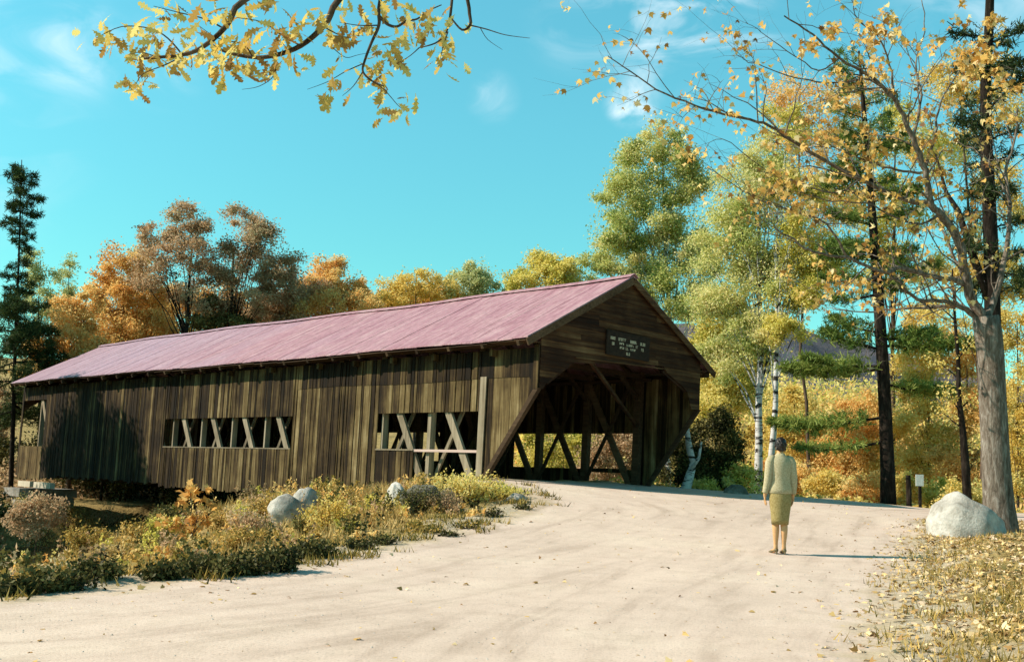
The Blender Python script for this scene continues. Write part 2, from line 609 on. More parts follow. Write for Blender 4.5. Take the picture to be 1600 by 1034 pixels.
def grid_mesh(name, keep, dz, mat):
    nx, ny = len(GX), len(GY)
    idx = np.arange(nx * ny).reshape(nx, ny)
    F = np.stack([idx[:-1, :-1], idx[1:, :-1], idx[1:, 1:], idx[:-1, 1:]], -1)
    F = F[keep].reshape(-1, 4)
    V = np.stack([XX, YY, ZZ + dz], -1).reshape(-1, 3)
    used = np.unique(F)
    remap = np.full(nx * ny, -1)
    remap[used] = np.arange(len(used))
    o = mesh_np(name, V[used], remap[F], None, mat, smooth=True)
    a = o.data.attributes.new('edge', 'FLOAT', 'POINT')
    a.data.foreach_set('value', SDV.reshape(-1)[used].astype(np.float32))
    return o


def ground_b(nt):
    g = N(nt, 'ShaderNodeNewGeometry').outputs['Position']
    n1 = noise(nt, g, 0.9, 8, 0.7)
    n2 = noise(nt, g, 7, 8, 0.75)
    c = ramp(nt, n1, [(0.3, (0.09, 0.085, 0.03)), (0.45, (0.26, 0.20, 0.07)), (0.6, (0.42, 0.31, 0.12)), (0.75, (0.36, 0.27, 0.16))])
    c2 = ramp(nt, n2, [(0.35, (0.05, 0.045, 0.02)), (0.5, (0.34, 0.24, 0.10)), (0.65, (0.56, 0.42, 0.20))])
    c = mix(nt, 0.55, c, c2)
    at_ = N(nt, 'ShaderNodeAttribute', attribute_name='edge')
    n3 = noise(nt, g, 1.4, 6, 0.7)
    e = N(nt, 'ShaderNodeMath', {0: n3, 1: -3.0, 2: at_.outputs['Fac']}, operation='MULTIPLY_ADD')
    f = N(nt, 'ShaderNodeMapRange', {0: e.outputs[0], 1: -1.1, 2: -0.5, 3: 1.0, 4: 0.0})
    sandy = ramp(nt, n2, [(0.3, (0.34, 0.27, 0.18)), (0.7, (0.58, 0.50, 0.38))])
    return mix(nt, f.outputs[0], c, sandy), n2


def road_b(nt):
    g = N(nt, 'ShaderNodeNewGeometry').outputs['Position']
    n0 = noise(nt, g, 0.35, 5, 0.6)
    n1 = noise(nt, g, 2.6, 8, 0.7)
    n2 = noise(nt, g, 42, 4, 0.7)
    ea = N(nt, 'ShaderNodeAttribute', attribute_name='edge')
    gs = N(nt, 'ShaderNodeVectorMath', {0: g, 'Scale': 0.22}, operation='SCALE')
    cx = N(nt, 'ShaderNodeCombineXYZ', {0: ea.outputs['Fac']})
    cs_ = N(nt, 'ShaderNodeVectorMath', {0: cx.outputs[0], 'Scale': 1.5}, operation='SCALE')
    ga = N(nt, 'ShaderNodeVectorMath', {0: gs.outputs[0], 1: cs_.outputs[0]}, operation='ADD')
    n4 = noise(nt, ga.outputs[0], 1.25, 6, 0.62, 0.25)      # wheel tracks that follow the road's edge
    c = ramp(nt, n0, [(0.3, (0.60, 0.475, 0.40)), (0.5, (0.66, 0.525, 0.445)), (0.7, (0.70, 0.575, 0.48))])
    c = mix(nt, 0.5, c, ramp(nt, n1, [(0.3, (0.72, 0.70, 0.66)), (0.55, (1, 1, 1))]), 'MULTIPLY')
    c = mix(nt, 0.42, c, ramp(nt, n4, [(0.36, (0.52, 0.47, 0.42)), (0.47, (0.92, 0.90, 0.88)), (0.62, (1.08, 1.08, 1.06))]), 'MULTIPLY')
    c = mix(nt, 0.5, c, ramp(nt, n2, [(0.30, (0.40, 0.37, 0.34)), (0.45, (0.94, 0.93, 0.92)), (0.7, (1.12, 1.1, 1.08))]), 'MULTIPLY')
    at_ = N(nt, 'ShaderNodeAttribute', attribute_name='edge')
    n3 = noise(nt, g, 1.6, 6, 0.7)
    e = N(nt, 'ShaderNodeMath', {0: n3, 1: 1.6, 2: at_.outputs['Fac']}, operation='MULTIPLY_ADD')
    f = N(nt, 'ShaderNodeMapRange', {0: e.outputs[0], 1: 0.35, 2: 1.05, 3: 0.0, 4: 0.8})
    n5 = noise(nt, g, 9, 6, 0.75)
    c = mix(nt, f.outputs[0], c, ramp(nt, n5, [(0.35, (0.16, 0.14, 0.06)), (0.5, (0.38, 0.30, 0.14)), (0.65, (0.55, 0.45, 0.27))]))
    mm = N(nt, 'ShaderNodeMath', {0: n1, 1: n2}, operation='ADD')
    return c, mm.outputs[0]


M_ground = surf('leafy_soil', ground_b, 0.95, 0.1, (0.8, 0.05))
M_road = surf('pale_gravel', road_b, 0.95, 0.15, (0.4, 0.012))
csd = (SDV[:-1, :-1] + SDV[1:, 1:]) / 2
tag(grid_mesh('ground', csd > -90, 0, M_ground), kind='structure')
tag(grid_mesh('gravel_road', csd < 0.10, 0.006, M_road), kind='structure')


def water_b(nt):
    g = N(nt, 'ShaderNodeNewGeometry').outputs['Position']
    n1 = noise(nt, g, 1.5, 4, 0.6)
    return ramp(nt, n1, [(0.3, (0.01, 0.02, 0.02)), (0.7, (0.03, 0.04, 0.035))]), n1


M_water = surf('river_water', water_b, 0.08, 0.5, (0.3, 0.05))
wv = [B(9, -90, 0), B(26, -90, 0), B(26, 110, 0), B(9, 110, 0)]
w_ = MB()
w_.add([(p.x, p.y, -3.05) for p in wv], [(0, 1, 2, 3)])
tag(w_.build('river', M_water), kind='structure')


# far wooded mountain, grey-purple leafless woods
def hill_b(nt):
    g = N(nt, 'ShaderNodeNewGeometry').outputs['Position']
    n1 = noise(nt, g, 0.09, 8, 0.75)
    n2 = noise(nt, g, 0.02, 4, 0.6)
    c = ramp(nt, n1, [(0.35, (0.075, 0.075, 0.10)), (0.5, (0.15, 0.14, 0.17)), (0.62, (0.22, 0.19, 0.20)), (0.75, (0.30, 0.22, 0.17))])
    return mix(nt, 0.3, c, ramp(nt, n2, [(0.4, (0.12, 0.15, 0.20)), (0.6, (0.28, 0.22, 0.2))])), n1


M_hill = surf('distant_woods', hill_b, 1, 0, (1.0, 6))
hx = np.linspace(-260, 560, 120)
hy = np.linspace(330, 760, 60)
HX, HY = np.meshgrid(hx, hy, indexing='ij')
prof = 70 * np.exp(-((HX - 95) / 120) ** 2) + 42 * np.exp(-((HX - 330) / 150) ** 2) + 30 * np.exp(-((HX + 120) / 120) ** 2)
HZ = -6 + prof * np.sin(np.clip((HY - 330) / 430, 0, 1) * math.pi) ** 0.8 * (1 + 0.10 * wob(HX, HY, 0.03, 1)) + 3.0 * wob(HX, HY, 0.11, 3)
idx = np.arange(HX.size).reshape(HX.shape)
tag(mesh_np('hill', np.stack([HX, HY, HZ], -1).reshape(-1, 3), np.stack([idx[:-1, :-1], idx[1:, :-1], idx[1:, 1:], idx[:-1, 1:]], -1).reshape(-1, 4), None, M_hill, smooth=True), kind='structure')

# ------------------------------------------------------------------ the covered bridge
bridge = empty('covered_bridge', (BX, BY, BZ), 'long weathered wooden covered bridge with faded red roof at the end of the gravel road', 'covered bridge')


def bbox_uvh(mb, u0, u1, v0, v1, h0, h1, tone=0.5):
    mb.hexa([B(u0, v0, h0), B(u1, v0, h0), B(u1, v1, h0), B(u0, v1, h0), B(u0, v0, h1), B(u1, v0, h1), B(u1, v1, h1), B(u0, v1, h1)], tone)


def quadslab(mb, pts_uh, v0, v1, tone):
    """a board in the plane of a side wall: four (u, h) corners, from v0 to v1"""
    mb.hexa([B(u, v0, h) for u, h in pts_uh] + [B(u, v1, h) for u, h in pts_uh], tone)


def sag(u):
    return -0.035 * math.sin(u / BL * math.pi * 2.0) - 0.02 * math.sin(u * 0.9)


# roof: two slopes of narrow sheets, each with its own slight warp
SLOPE = (BHR - BHE) / (BW / 2 + BO)
for side in (0, 1):
    mb = MB()
    nu, nv = 63, 6
    u0, u1 = -0.10, BL + 0.05
    for i in range(nu):
        a = u0 + (u1 - u0) * i / nu
        b = u0 + (u1 - u0) * (i + 1) / nu
        lift = rnd.uniform(0, 0.013)
        tn = min(1, max(0, a / BL * 0.95 + rnd.uniform(-0.08, 0.08)))
        g = 0.004
        ring = []
        for q in (a + g, b - g):
            for k in range(nv + 1):
                s = k / nv
                v = -BO + (BW / 2 + BO) * s
                if side:
                    v = BW - v
                h = BHE + (BHR - BHE) * s + sag(q) * (0.6 + 0.4 * s) + lift + (0.012 if k in (0, nv) else 0) * rnd.random()
                ring.append((q, v, h))
        n1 = nv + 1
        top = [B(*p) for p in ring]
        bot = [B(p[0], p[1], p[2] - 0.035) for p in ring]
        fs = []
        for k in range(nv):
            fs.append((k, k + 1, n1 + k + 1, n1 + k) if side else (k, n1 + k, n1 + k + 1, k + 1))
        o_ = 2 * n1
        for k in range(nv):
            fs.append((o_ + k, o_ + n1 + k, o_ + n1 + k + 1, o_ + k + 1))
        fs += [(0, n1, o_ + n1, o_), (nv, nv + n1, o_ + nv + n1, o_ + nv)]
        fs += [(k, k + 1, o_ + k + 1, o_ + k) for k in range(nv)] + [(n1 + k, n1 + k + 1, o_ + n1 + k + 1, o_ + n1 + k) for k in range(nv)]
        mb.add(top + bot, fs, tn)
    mb.build('roof', M_roof, bridge)
mb = MB()
for i in range(20):
    a = -0.14 + (BL + 0.2) * i / 20
    b = -0.14 + (BL + 0.2) * (i + 1) / 20
    for s in (-1, 1):
        P = [(a, BW / 2, BHR + 0.055 + sag(a)), (b, BW / 2, BHR + 0.055 + sag(b)), (b, BW / 2 + s * 0.17, BHR - 0.035 + sag(b)), (a, BW / 2 + s * 0.17, BHR - 0.035 + sag(a))]
        mb.hexa([B(*p) for p in P] + [B(p[0], p[1], p[2] + 0.02) for p in P], a / BL)
mb.build('ridge_cap', M_roof, bridge)
# eave boards, soffit, rafters
for s in (1,):
    mb = MB()
    vv = -BO + 0.12 if s == 0 else BW + BO - 0.12
    for i in range(16):
        a, b = BL * i / 16, BL * (i + 1) / 16
        bbox_uvh(mb, a, b - 0.01, vv - 0.02, vv + 0.02, BHE - 0.20 + sag(a), BHE - 0.03 + sag(a), rnd.random() * 0.5)
    mb.build('eave_board', M_dark, bridge)
for s in (-1, 1):                                # barge boards along the front slope edges
    for uu in (-0.11, BL + 0.02):
        mb = MB()
        p = B(uu, BW / 2 + s * (BW / 2 + BO + 0.02), BHE - 0.13)
        q = B(uu, BW / 2, BHR - 0.12)
        mb.beam(p, q, 0.035, 0.17, 0.75)
        mb.build('barge_board', M_gable if s > 0 else M_dark, bridge)
mb = MB()
for i in range(26):
    u = 0.25 + i * (BL - 0.5) / 25
    for s in (-1, 1):
        mb.beam(B(u, BW / 2 + s * (BW / 2 + BO - 0.04), BHE - 0.14), B(u, BW / 2, BHR - 0.15), 0.09, 0.11, rnd.random())
mb.build('rafters', M_dark, bridge)
for u in (1.45, 3.6, 5.3, 7.0, 8.7, 11.2, 13.7, 16.5, 19.6, 22.5, 25.5, 28.8):
    mb = MB()
    bbox_uvh(mb, u - 0.05, u + 0.05, -0.24, -0.075, BHE - 0.34, BHE - 0.18, 0.7)
    mb.build('bracket', M_side, bridge)


for s in (0, 1):
    mb = MB()
    for i in range(24):
        a, b = BL * i / 24, BL * (i + 1) / 24 - .006
        v0_, v1_ = (-BO + .03, 0.0) if s == 0 else (BW, BW + BO - .03)
        bbox_uvh(mb, a, b, v0_, v1_, BHE - 0.075 + sag(a), BHE - 0.055 + sag(a), rnd.random() * .4)
    mb.build('soffit', M_dark, bridge)

# the side walls of upright boards with openings
def cut(h0, h1, holes):
    seg = [(h0, h1)]
    for a, b in holes:
        out = []
        for p, q in seg:
            if b <= p or a >= q:
                out.append((p, q))
            else:
                if a > p:
                    out.append((p, a))
                if b < q:
                    out.append((b, q))
        seg = out
    return [s for s in seg if s[1] - s[0] > 0.02]


def side_wall(left):
    mb = MB()
    sgn = -1 if left else 1
    face = 0.0 if left else BW
    u = 0.0
    while u < BL - 0.02:
        w = rnd.choice((0.09, 0.12, 0.15, 0.17, 0.2, 0.24))
        if left and 0 <= u < 1.75:
            w = 0.30
        a, b = u, min(u + w, BL)
        for key in ((1.62, 1.95, 5.98, 4.4, 10.1, 18.02, 28.5, 26.9) if left else (1.62, 2.2, 7.2, 2.5, 4.1)):
            if a + 0.03 < key < b + 0.06:
                b = key
        gap = rnd.choice((0.004, 0.008, 0.014, 0.026)) if (u > 1.7 and left) else 0.003
        m_ = (a + b) / 2
        top = BHE - 0.18 if left else 3.13
        bot = -0.62 - rnd.uniform(0, 0.10) if left else -0.45 - rnd.uniform(0, 0.08)
        if left and m_ < 4.4:
            bot = -0.16 - rnd.uniform(0, 0.04)
        if left and 18.2 < m_ < 26.9:
            bot += 0.08
        holes = []
        if left:
            if 1.95 <= m_ < 4.4:
                holes = [(-2, 1.70)]
            elif 4.4 <= m_ < 5.98:
                holes = [(0.70, 1.70)]
            elif 10.1 <= m_ < 18.02:
                holes = [(0.69, 1.68)]
            elif 28.5 <= m_ < 30.9:
                holes = [(0.64, 2.62)]
        else:
            if 2.5 <= m_ < 4.1:
                holes = [(0.05, 0.38), (0.50, 1.55)]
            elif 2.2 <= m_ < 7.2:
                holes = [(0.48, 1.55)]
            elif 11 <= m_ < 19:
                holes = [(0.6, 1.6)]
        tone = rnd.betavariate(2, 2)
        if left and m_ > 17:  # boards past here toned down, painting in the shade of the trees
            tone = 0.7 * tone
        if rnd.random() < .12:
            tone = min(1, tone + .35)
        proud = rnd.uniform(0, 0.014)
        v0 = face + sgn * 0.0
        v1 = face + sgn * (0.028 + proud)
        if left and 5.98 < m_ < 10:
            v1 += sgn * 0.008 * math.sin(m_ * 9)
        for (p, q) in cut(bot, top, holes):
            pieces = [(p, q, tone, 0)]
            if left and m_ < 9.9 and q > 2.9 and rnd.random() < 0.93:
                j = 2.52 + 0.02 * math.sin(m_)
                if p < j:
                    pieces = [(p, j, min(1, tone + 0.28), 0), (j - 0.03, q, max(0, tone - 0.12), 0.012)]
            if left and m_ > 9.9 and q <= 0.7:
                pieces = [(p - 0.02, q, min(1, tone + 0.15), 0.012)]
            if left and 26.9 < m_ and q <= 0.7:
                pieces = [(p - 0.10, q, 0.75 + 0.25 * rnd.random(), 0.03)]
            for (pp, qq, tt, ex) in pieces:
                lo = [pp, pp]
                if m_ < BS:
                    lo = [max(pp, BHG * (1 - a / BS)), max(pp, BHG * (1 - b / BS))]
                    if a == 0:
                        lo[0] = BHG
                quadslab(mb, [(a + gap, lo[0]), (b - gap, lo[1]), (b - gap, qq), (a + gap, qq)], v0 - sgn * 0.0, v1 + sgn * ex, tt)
        u = b
    return mb


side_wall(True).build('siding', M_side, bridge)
side_wall(False).build('siding', M_side, bridge)
# battens and jambs on the near side
mb = MB()
quadslab(mb, [(1.72, -0.2), (1.93, -0.2), (1.93, 2.55), (1.72, 2.55)], -0.05, -0.085, 0.8)
mb.build('corner_board', M_truss, bridge)
mb = MB()
quadslab(mb, [(-0.02, BHG - 0.02), (0.13, BHG - 0.02), (0.13, BHE - 0.12), (-0.02, BHE - 0.12)], -0.05, -0.085, 0.6)
mb.build('corner_board', M_side, bridge)
mb = MB()
quadslab(mb, [(BS + 0.02, -0.02), (BS + 0.17, -0.02), (0.10, BHG), (-0.05, BHG)], 0.05, -0.075, 0.3)
mb.build('slanted_trim', M_dark, bridge)
mb = MB()
quadslab(mb, [(BS + 0.02, -0.02), (BS + 0.17, -0.02), (0.10, BHG), (-0.05, BHG)], BW - 0.05, BW + 0.06, 0.3)
mb.build('slanted_trim', M_dark, bridge)
mb = MB()
bbox_uvh(mb, 1.93, 4.42, -0.03, 0.03, 0.67, 0.735, 0.7)
mb.build('rail', M_rail, bridge)
mb = MB()
bbox_uvh(mb, 4.4, 6.0, -0.06, 0.02, 0.695, 0.735, 0.6)
mb.build('sill', M_truss, bridge)
mb = MB()
bbox_uvh(mb, 10.1, 18.0, -0.06, 0.02, 0.68, 0.715, 0.4)
mb.build('sill', M_truss, bridge)

# the gable: level boards clipped by the roof lines and the splayed opening
OPEN = [(0.12, 2.22), (0.30, 2.40), (1.30, 3.06), (4.95, 3.16), (6.05, 2.72), (6.30, 2.22)]


def open_lr(h):
    if h >= 3.16:
        return None
    l = None
    if h < 2.4:
        l = 0.12 + (h - 2.22) / 0.18 * 0.18
    elif h < 3.06:
        l = 0.30 + (h - 2.40) / 0.66
    else:
        l = 1.30 + (h - 3.06) / 0.10 * 3.5
    r = 6.30 - (h - 2.22) / 0.5 * 0.25 if h < 2.72 else 6.05 - (h - 2.72) / 0.44 * 1.10
    return l, r


def gable(u_front, thick, mat):
    mb = MB()
    h = BHG
    while h < BHR - 0.12:
        hh = min(h + 0.148, BHR - 0.10)

        def lim(z):
            e = 0.0
            if z > BHE - 0.05:
                e = (z + 0.10 - BHE) / SLOPE - BO
            return max(0.0, e)
        l0, l1 = lim(h), lim(hh)
        segs = []
        o0, o1 = open_lr(h), open_lr(min(hh, 3.159))
        cuts = sorted(rnd.uniform(0.6, BW - 0.6) for _ in range(1))
        if o0:
            segs.append((l0, l1, o0[0], o1[0] if o1 else 3.2))
            segs.append((o0[1], o1[1] if o1 else 3.3, BW - l0, BW - l1))
        elif hh <= BHR:
            c_ = cuts[0]
            if l0 + 0.2 < c_ < BW - l0 - 0.2:
                segs.append((l0, l1, c_ - 0.004, c_ - 0.004))
                segs.append((c_ + 0.004, c_ + 0.004, BW - l0, BW - l1))
            else:
                segs.append((l0, l1, BW - l0, BW - l1))
        for a0, a1, b0, b1 in segs:
            if b0 - a0 < 0.02 and b1 - a1 < 0.02:
                continue
            b1 = max(b1, a1 + 0.001)
            b0 = max(b0, a0 + 0.001)
            tn = rnd.betavariate(2, 2.2)
            ub, ut = u_front - 0.02, u_front
            mb.hexa([B(ub, a0, h - 0.012), B(ub, b0, h - 0.012), B(ub + thick, b0, h - 0.012), B(ub + thick, a0, h - 0.012),
                     B(ut, a1, hh), B(ut, b1, hh), B(ut + thick, b1, hh), B(ut + thick, a1, hh)], tn)
        h = hh
    return mb.build('gable', mat, bridge)


gable(0.0, 0.025, M_gable)
gable(BL - 0.1, 0.025, M_gable)
# the wings right of the opening and the trim round it
mb = MB()
for (a, b) in ((OPEN[1], OPEN[2]), (OPEN[3], OPEN[4])):
    mb.beam(B(0.05, a[0], a[1] - 0.02), B(0.05, b[0], b[1] - 0.02), 0.05, 0.10, 0.3)
mb.beam(B(-0.035, 1.25, 3.09), B(-0.035, 5.0, 3.19), 0.02, 0.03, 0.9)
mb.build('opening_trim', M_gable, bridge)
mb = MB()
mb.beam(B(0.03, 1.9, 3.05), B(2.0, 6.45, 1.75), 0.07, 0.10, 0.55)
mb.build('brace_plank', M_gable, bridge)

# name board over the portal, lettering too weathered to read: faint painted strokes
sb = MB()
bbox_uvh(sb, -0.075, -0.035, 2.38, 4.18, 3.30, 3.93, 0.15)
sign = sb.build('name_board', surf('dark_board', lambda nt: (ramp(nt, noise(nt, N(nt, 'ShaderNodeNewGeometry').outputs[0], 9, 5, 0.6), [(0.3, (0.012, 0.008, 0.006)), (0.7, (0.035, 0.022, 0.015))]), None)), bridge)
lm = MB()
for v, h, w in ((2.61, 3.74, .18), (3.0, 3.74, .32), (3.47, 3.73, .27), (3.88, 3.72, .23), (2.64, 3.60, .11), (2.97, 3.635, .17), (3.33, 3.625, .29), (3.61, 3.62, .06),
                (2.99, 3.53, .16), (3.2, 3.53, .08), (3.47, 3.525, .24), (3.87, 3.57, .11), (3.26, 3.40, .15)):
    tall = 0.075 if h > 3.7 or w < 0.16 else 0.055
    x = v - w / 2
    while x < v + w / 2 - 0.01:
        cw = rnd.uniform(0.028, 0.045)
        k = rnd.randrange(4)
        bars = [(x, x + 0.011, h - tall / 2, h + tall / 2)]
        if k != 1:
            bars.append((x, x + cw, h + tall / 2 - 0.013, h + tall / 2))
        if k != 2:
            bars.append((x, x + cw, h - tall / 2, h - tall / 2 + 0.013))
        if k in (0, 3):
            bars.append((x + cw - 0.011, x + cw, h - tall / 2, h + tall / 2))
        for a, b, c, d in bars:
            bbox_uvh(lm, -0.080 - 0.001 * rnd.random(), -0.074, a, b, c, d, rnd.random())
        x += cw + 0.014
lm.build('lettering', surf('worn_white_paint', lambda nt: (ramp(nt, noise(nt, N(nt, 'ShaderNodeNewGeometry').outputs[0], 60, 4, 0.7), [(0.35, (0.22, 0.19, 0.12)), (0.6, (0.72, 0.66, 0.5))]), None)), sign)

# trusses
PST = [2.0 + 1.95 * k for k in range(15)]
for v in (0.17, BW - 0.17):
    near = v < 1  # far truss takes dark timber, painting in the unlit interior
    for i, u in enumerate(PST):
        mb = MB()
        w = (0.13 if near else 0.22) if u < 5 or not near else 0.07
        bbox_uvh(mb, u - w / 2, u + w / 2, v - 0.09, v + 0.09, -0.15, BHE - 0.05, rnd.uniform(0.5, 0.9))
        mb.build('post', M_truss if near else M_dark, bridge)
    for i in range(len(PST) - 1):
        mb = MB()
        a, b = PST[i] + 0.15, PST[i + 1] + 0.05
        dv = -0.11 if near else 0.0
        wd = 0.21 if near else 0.2
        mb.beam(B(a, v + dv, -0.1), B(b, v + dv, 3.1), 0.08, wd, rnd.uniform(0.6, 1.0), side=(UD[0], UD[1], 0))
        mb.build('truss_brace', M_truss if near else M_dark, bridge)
        mb = MB()
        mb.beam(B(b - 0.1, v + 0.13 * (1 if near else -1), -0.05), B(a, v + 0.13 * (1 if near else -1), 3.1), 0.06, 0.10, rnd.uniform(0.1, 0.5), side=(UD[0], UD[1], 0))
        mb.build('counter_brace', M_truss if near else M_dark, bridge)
    mb = MB()
    bbox_uvh(mb, BS, BL, v - 0.12, v + 0.12, 3.06, 3.135, 0.3)
    bbox_uvh(mb, BS, BL, v - 0.13, v + 0.13, -0.42, -0.17, 0.3)
    mb.build('chord', M_dark, bridge)
mb = MB()
for i, u in enumerate(PST):
    bbox_uvh(mb, u - 0.1, u + 0.1, 0.0, BW, 3.14, 3.28, 0.3)
    mb.beam(B(u, 0.25, 2.55), B(u, 1.1, 3.18), 0.10, 0.10, 0.3)
    mb.beam(B(u, BW - 0.25, 2.55), B(u, BW - 1.1, 3.18), 0.10, 0.10, 0.3)
mb.build('tie_beam', M_dark, bridge)
mb = MB()
u = BS - 0.1
while u < BL - 0.2:
    bbox_uvh(mb, u, u + 0.235, 0.3, BW - 0.3, -0.10, -0.02, rnd.random())
    u += 0.24
mb.build('floor', M_floor, bridge)
mb = MB()
for i in range(22):
    u = 2.2 + i * 1.3
    bbox_uvh(mb, u, u + 0.2, 0.0, BW, -0.66, -0.43, 0.3)
mb.build('floor_beam', M_dark, bridge)
# far-end apron beams that show below the boards
mb = MB()
bbox_uvh(mb, 27.2, 28.9, -0.10, 0.1, -1.10, -0.86, 0.9)
bbox_uvh(mb, 29.3, 30.6, -0.10, 0.1, -1.10, -0.86, 0.9)
mb.build('apron_beam', M_pale, bridge)
def stone_block(mb, c, w, d, h, tone):
    """a roughly squared stone"""
    vs = []
    for zz in (0, 1):
        for xx, yy in ((-1, -1), (1, -1), (1, 1), (-1, 1)):
            vs.append((c, (xx * w / 2 * rnd.uniform(0.9, 1.0)), (yy * d / 2 * rnd.uniform(0.9, 1.0)), zz * h * rnd.uniform(0.93, 1.0)))
    P = [B(q[0][0] + q[1], q[0][1] + q[2], q[0][2] + q[3]) for q in vs]
    mb.hexa(P, tone)


def abutment(u0, u1, htop, hbot, v0, v1, label):
    mb = MB()
    h = hbot
    while h < htop - 0.05:
        dh = min(rnd.uniform(0.35, 0.5), htop - h)
        v = v0 + rnd.uniform(-0.2, 0)
        while v < v1:
            w = rnd.uniform(0.6, 1.2)
            d = u1 - u0
            stone_block(mb, ((u0 + u1) / 2 + rnd.uniform(-0.05, 0.05), v + w / 2, h), d, w, dh, rnd.random())
            v += w
        h += dh
    o = mb.build('stone_abutment', M_stone, pos=B((u0 + u1) / 2, (v0 + v1) / 2, hbot))
    return tag(o, label, 'abutment')


abutment(2.2, 4.4, -0.62, -3.2, 0.25, BW, 'rough stone abutment beneath the near end of the wooden bridge')
abutment(29.6, 31.5, -1.12, -4.6, -0.2, 1.7, 'grey stone abutment beneath the far left end of the wooden bridge')

# ------------------------------------------------------------------ foliage tools
DIAMOND = np.array([(0, 0), (0.30, 0.42), (0, 1), (-0.30, 0.42)])
NEEDLE = np.array([(-0.035, 0), (0.035, 0), (0.0, 1)])
BLADE = np.array([(-0.045, 0), (0.045, 0), (0.0, 1)])
MAPLE = np.array([(0, 0), (0.22, 0.10), (0.52, 0.12), (0.36, 0.30), (0.60, 0.56), (0.30, 0.54), (0.18, 0.72), (0, 1.05), (-0.18, 0.72), (-0.30, 0.54), (-0.60, 0.56), (-0.36, 0.30), (-0.52, 0.12), (-0.22, 0.10)])
OAKL = np.array([(0.012, -0.18), (0.04, 0.05), (0.16, 0.16), (0.07, 0.26), (0.27, 0.40), (0.11, 0.48), (0.31, 0.66), (0.12, 0.70), (0.17, 0.88), (0, 1.0),
                 (-0.17, 0.88), (-0.12, 0.70), (-0.31, 0.66), (-0.11, 0.48), (-0.27, 0.40), (-0.07, 0.26), (-0.16, 0.16), (-0.04, 0.05), (-0.012, -0.18)])


def unit(a):
    return a / np.maximum(np.linalg.norm(a, axis=-1, keepdims=True), 1e-9)


def leaf_geo(P, size, tmpl, d=None, up=0.4, curl=0.25, nrm=None):
    """one shaped leaf per point: P (n,3), size (n,), d optional pointing directions, up = how far the faces turn to the sky"""
    n = len(P)
    if d is None:
        d = rng.normal(size=(n, 3))
        d[:, 2] -= 0.2
    d = unit(d)
    if nrm is None:
        nrm = rng.normal(size=(n, 3))
        nrm[:, 2] += up * 2
    s = unit(np.cross(d, nrm))
    z = np.cross(s, d)
    T = tmpl
    bend = -curl * (T[:, 0] ** 2 * 2 + (T[:, 1] - 0.3) ** 2 * 0.6)
    V = P[:, None, :] + size[:, None, None] * (s[:, None, :] * T[None, :, 0, None] + d[:, None, :] * T[None, :, 1, None] + z[:, None, :] * bend[None, :, None])
    k = len(T)
    F = np.arange(n * k).reshape(n, k)
    return V.reshape(-1, 3), F


class Leaves:
    def __init__(self):
        self.P, self.s, self.t, self.d = [], [], [], []

    def add(self, P, size, tone, d=None):
        n = len(P)
        if n == 0:
            return
        self.P.append(P)
        self.s.append(np.broadcast_to(size, (n,)))
        self.t.append(np.broadcast_to(tone, (n,)))
        self.d.append(rng.normal(size=(n, 3)) + np.array([0, 0, -0.2]) if d is None else d)

    def build(self, name, mat, parent=None, tmpl=DIAMOND, up=0.4, curl=0.25, origin=None):
        P, s, t, d = map(np.concatenate, (self.P, self.s, self.t, self.d))
        V, F = leaf_geo(P, s, tmpl, d, up, curl)
        return mesh_np(name, V, F, np.clip(t, 0, 1), mat, parent, origin=origin)


def blob(c, r, n, flat=0.8):
    """points spread through a soft ball"""
    q = unit(rng.normal(size=(n, 3))) * (rng.random((n, 1)) ** 0.55)
    return np.asarray(c) + q * np.array([r, r, r * flat])


def curve(p, q, n, sagz=0.0, wig=0.06):
    p, q = np.array(p, float), np.array(q, float)
    L = np.linalg.norm(q - p)
    t = np.linspace(0, 1, n)[:, None]
    w = rng.normal(size=(n, 3)) * wig * L / n
    w = np.cumsum(w, 0) * np.sin(t * math.pi)
    c = p + (q - p) * t + w
    c[:, 2] += sagz * L * (np.sin(t[:, 0] * math.pi) * 0.5)
    return c


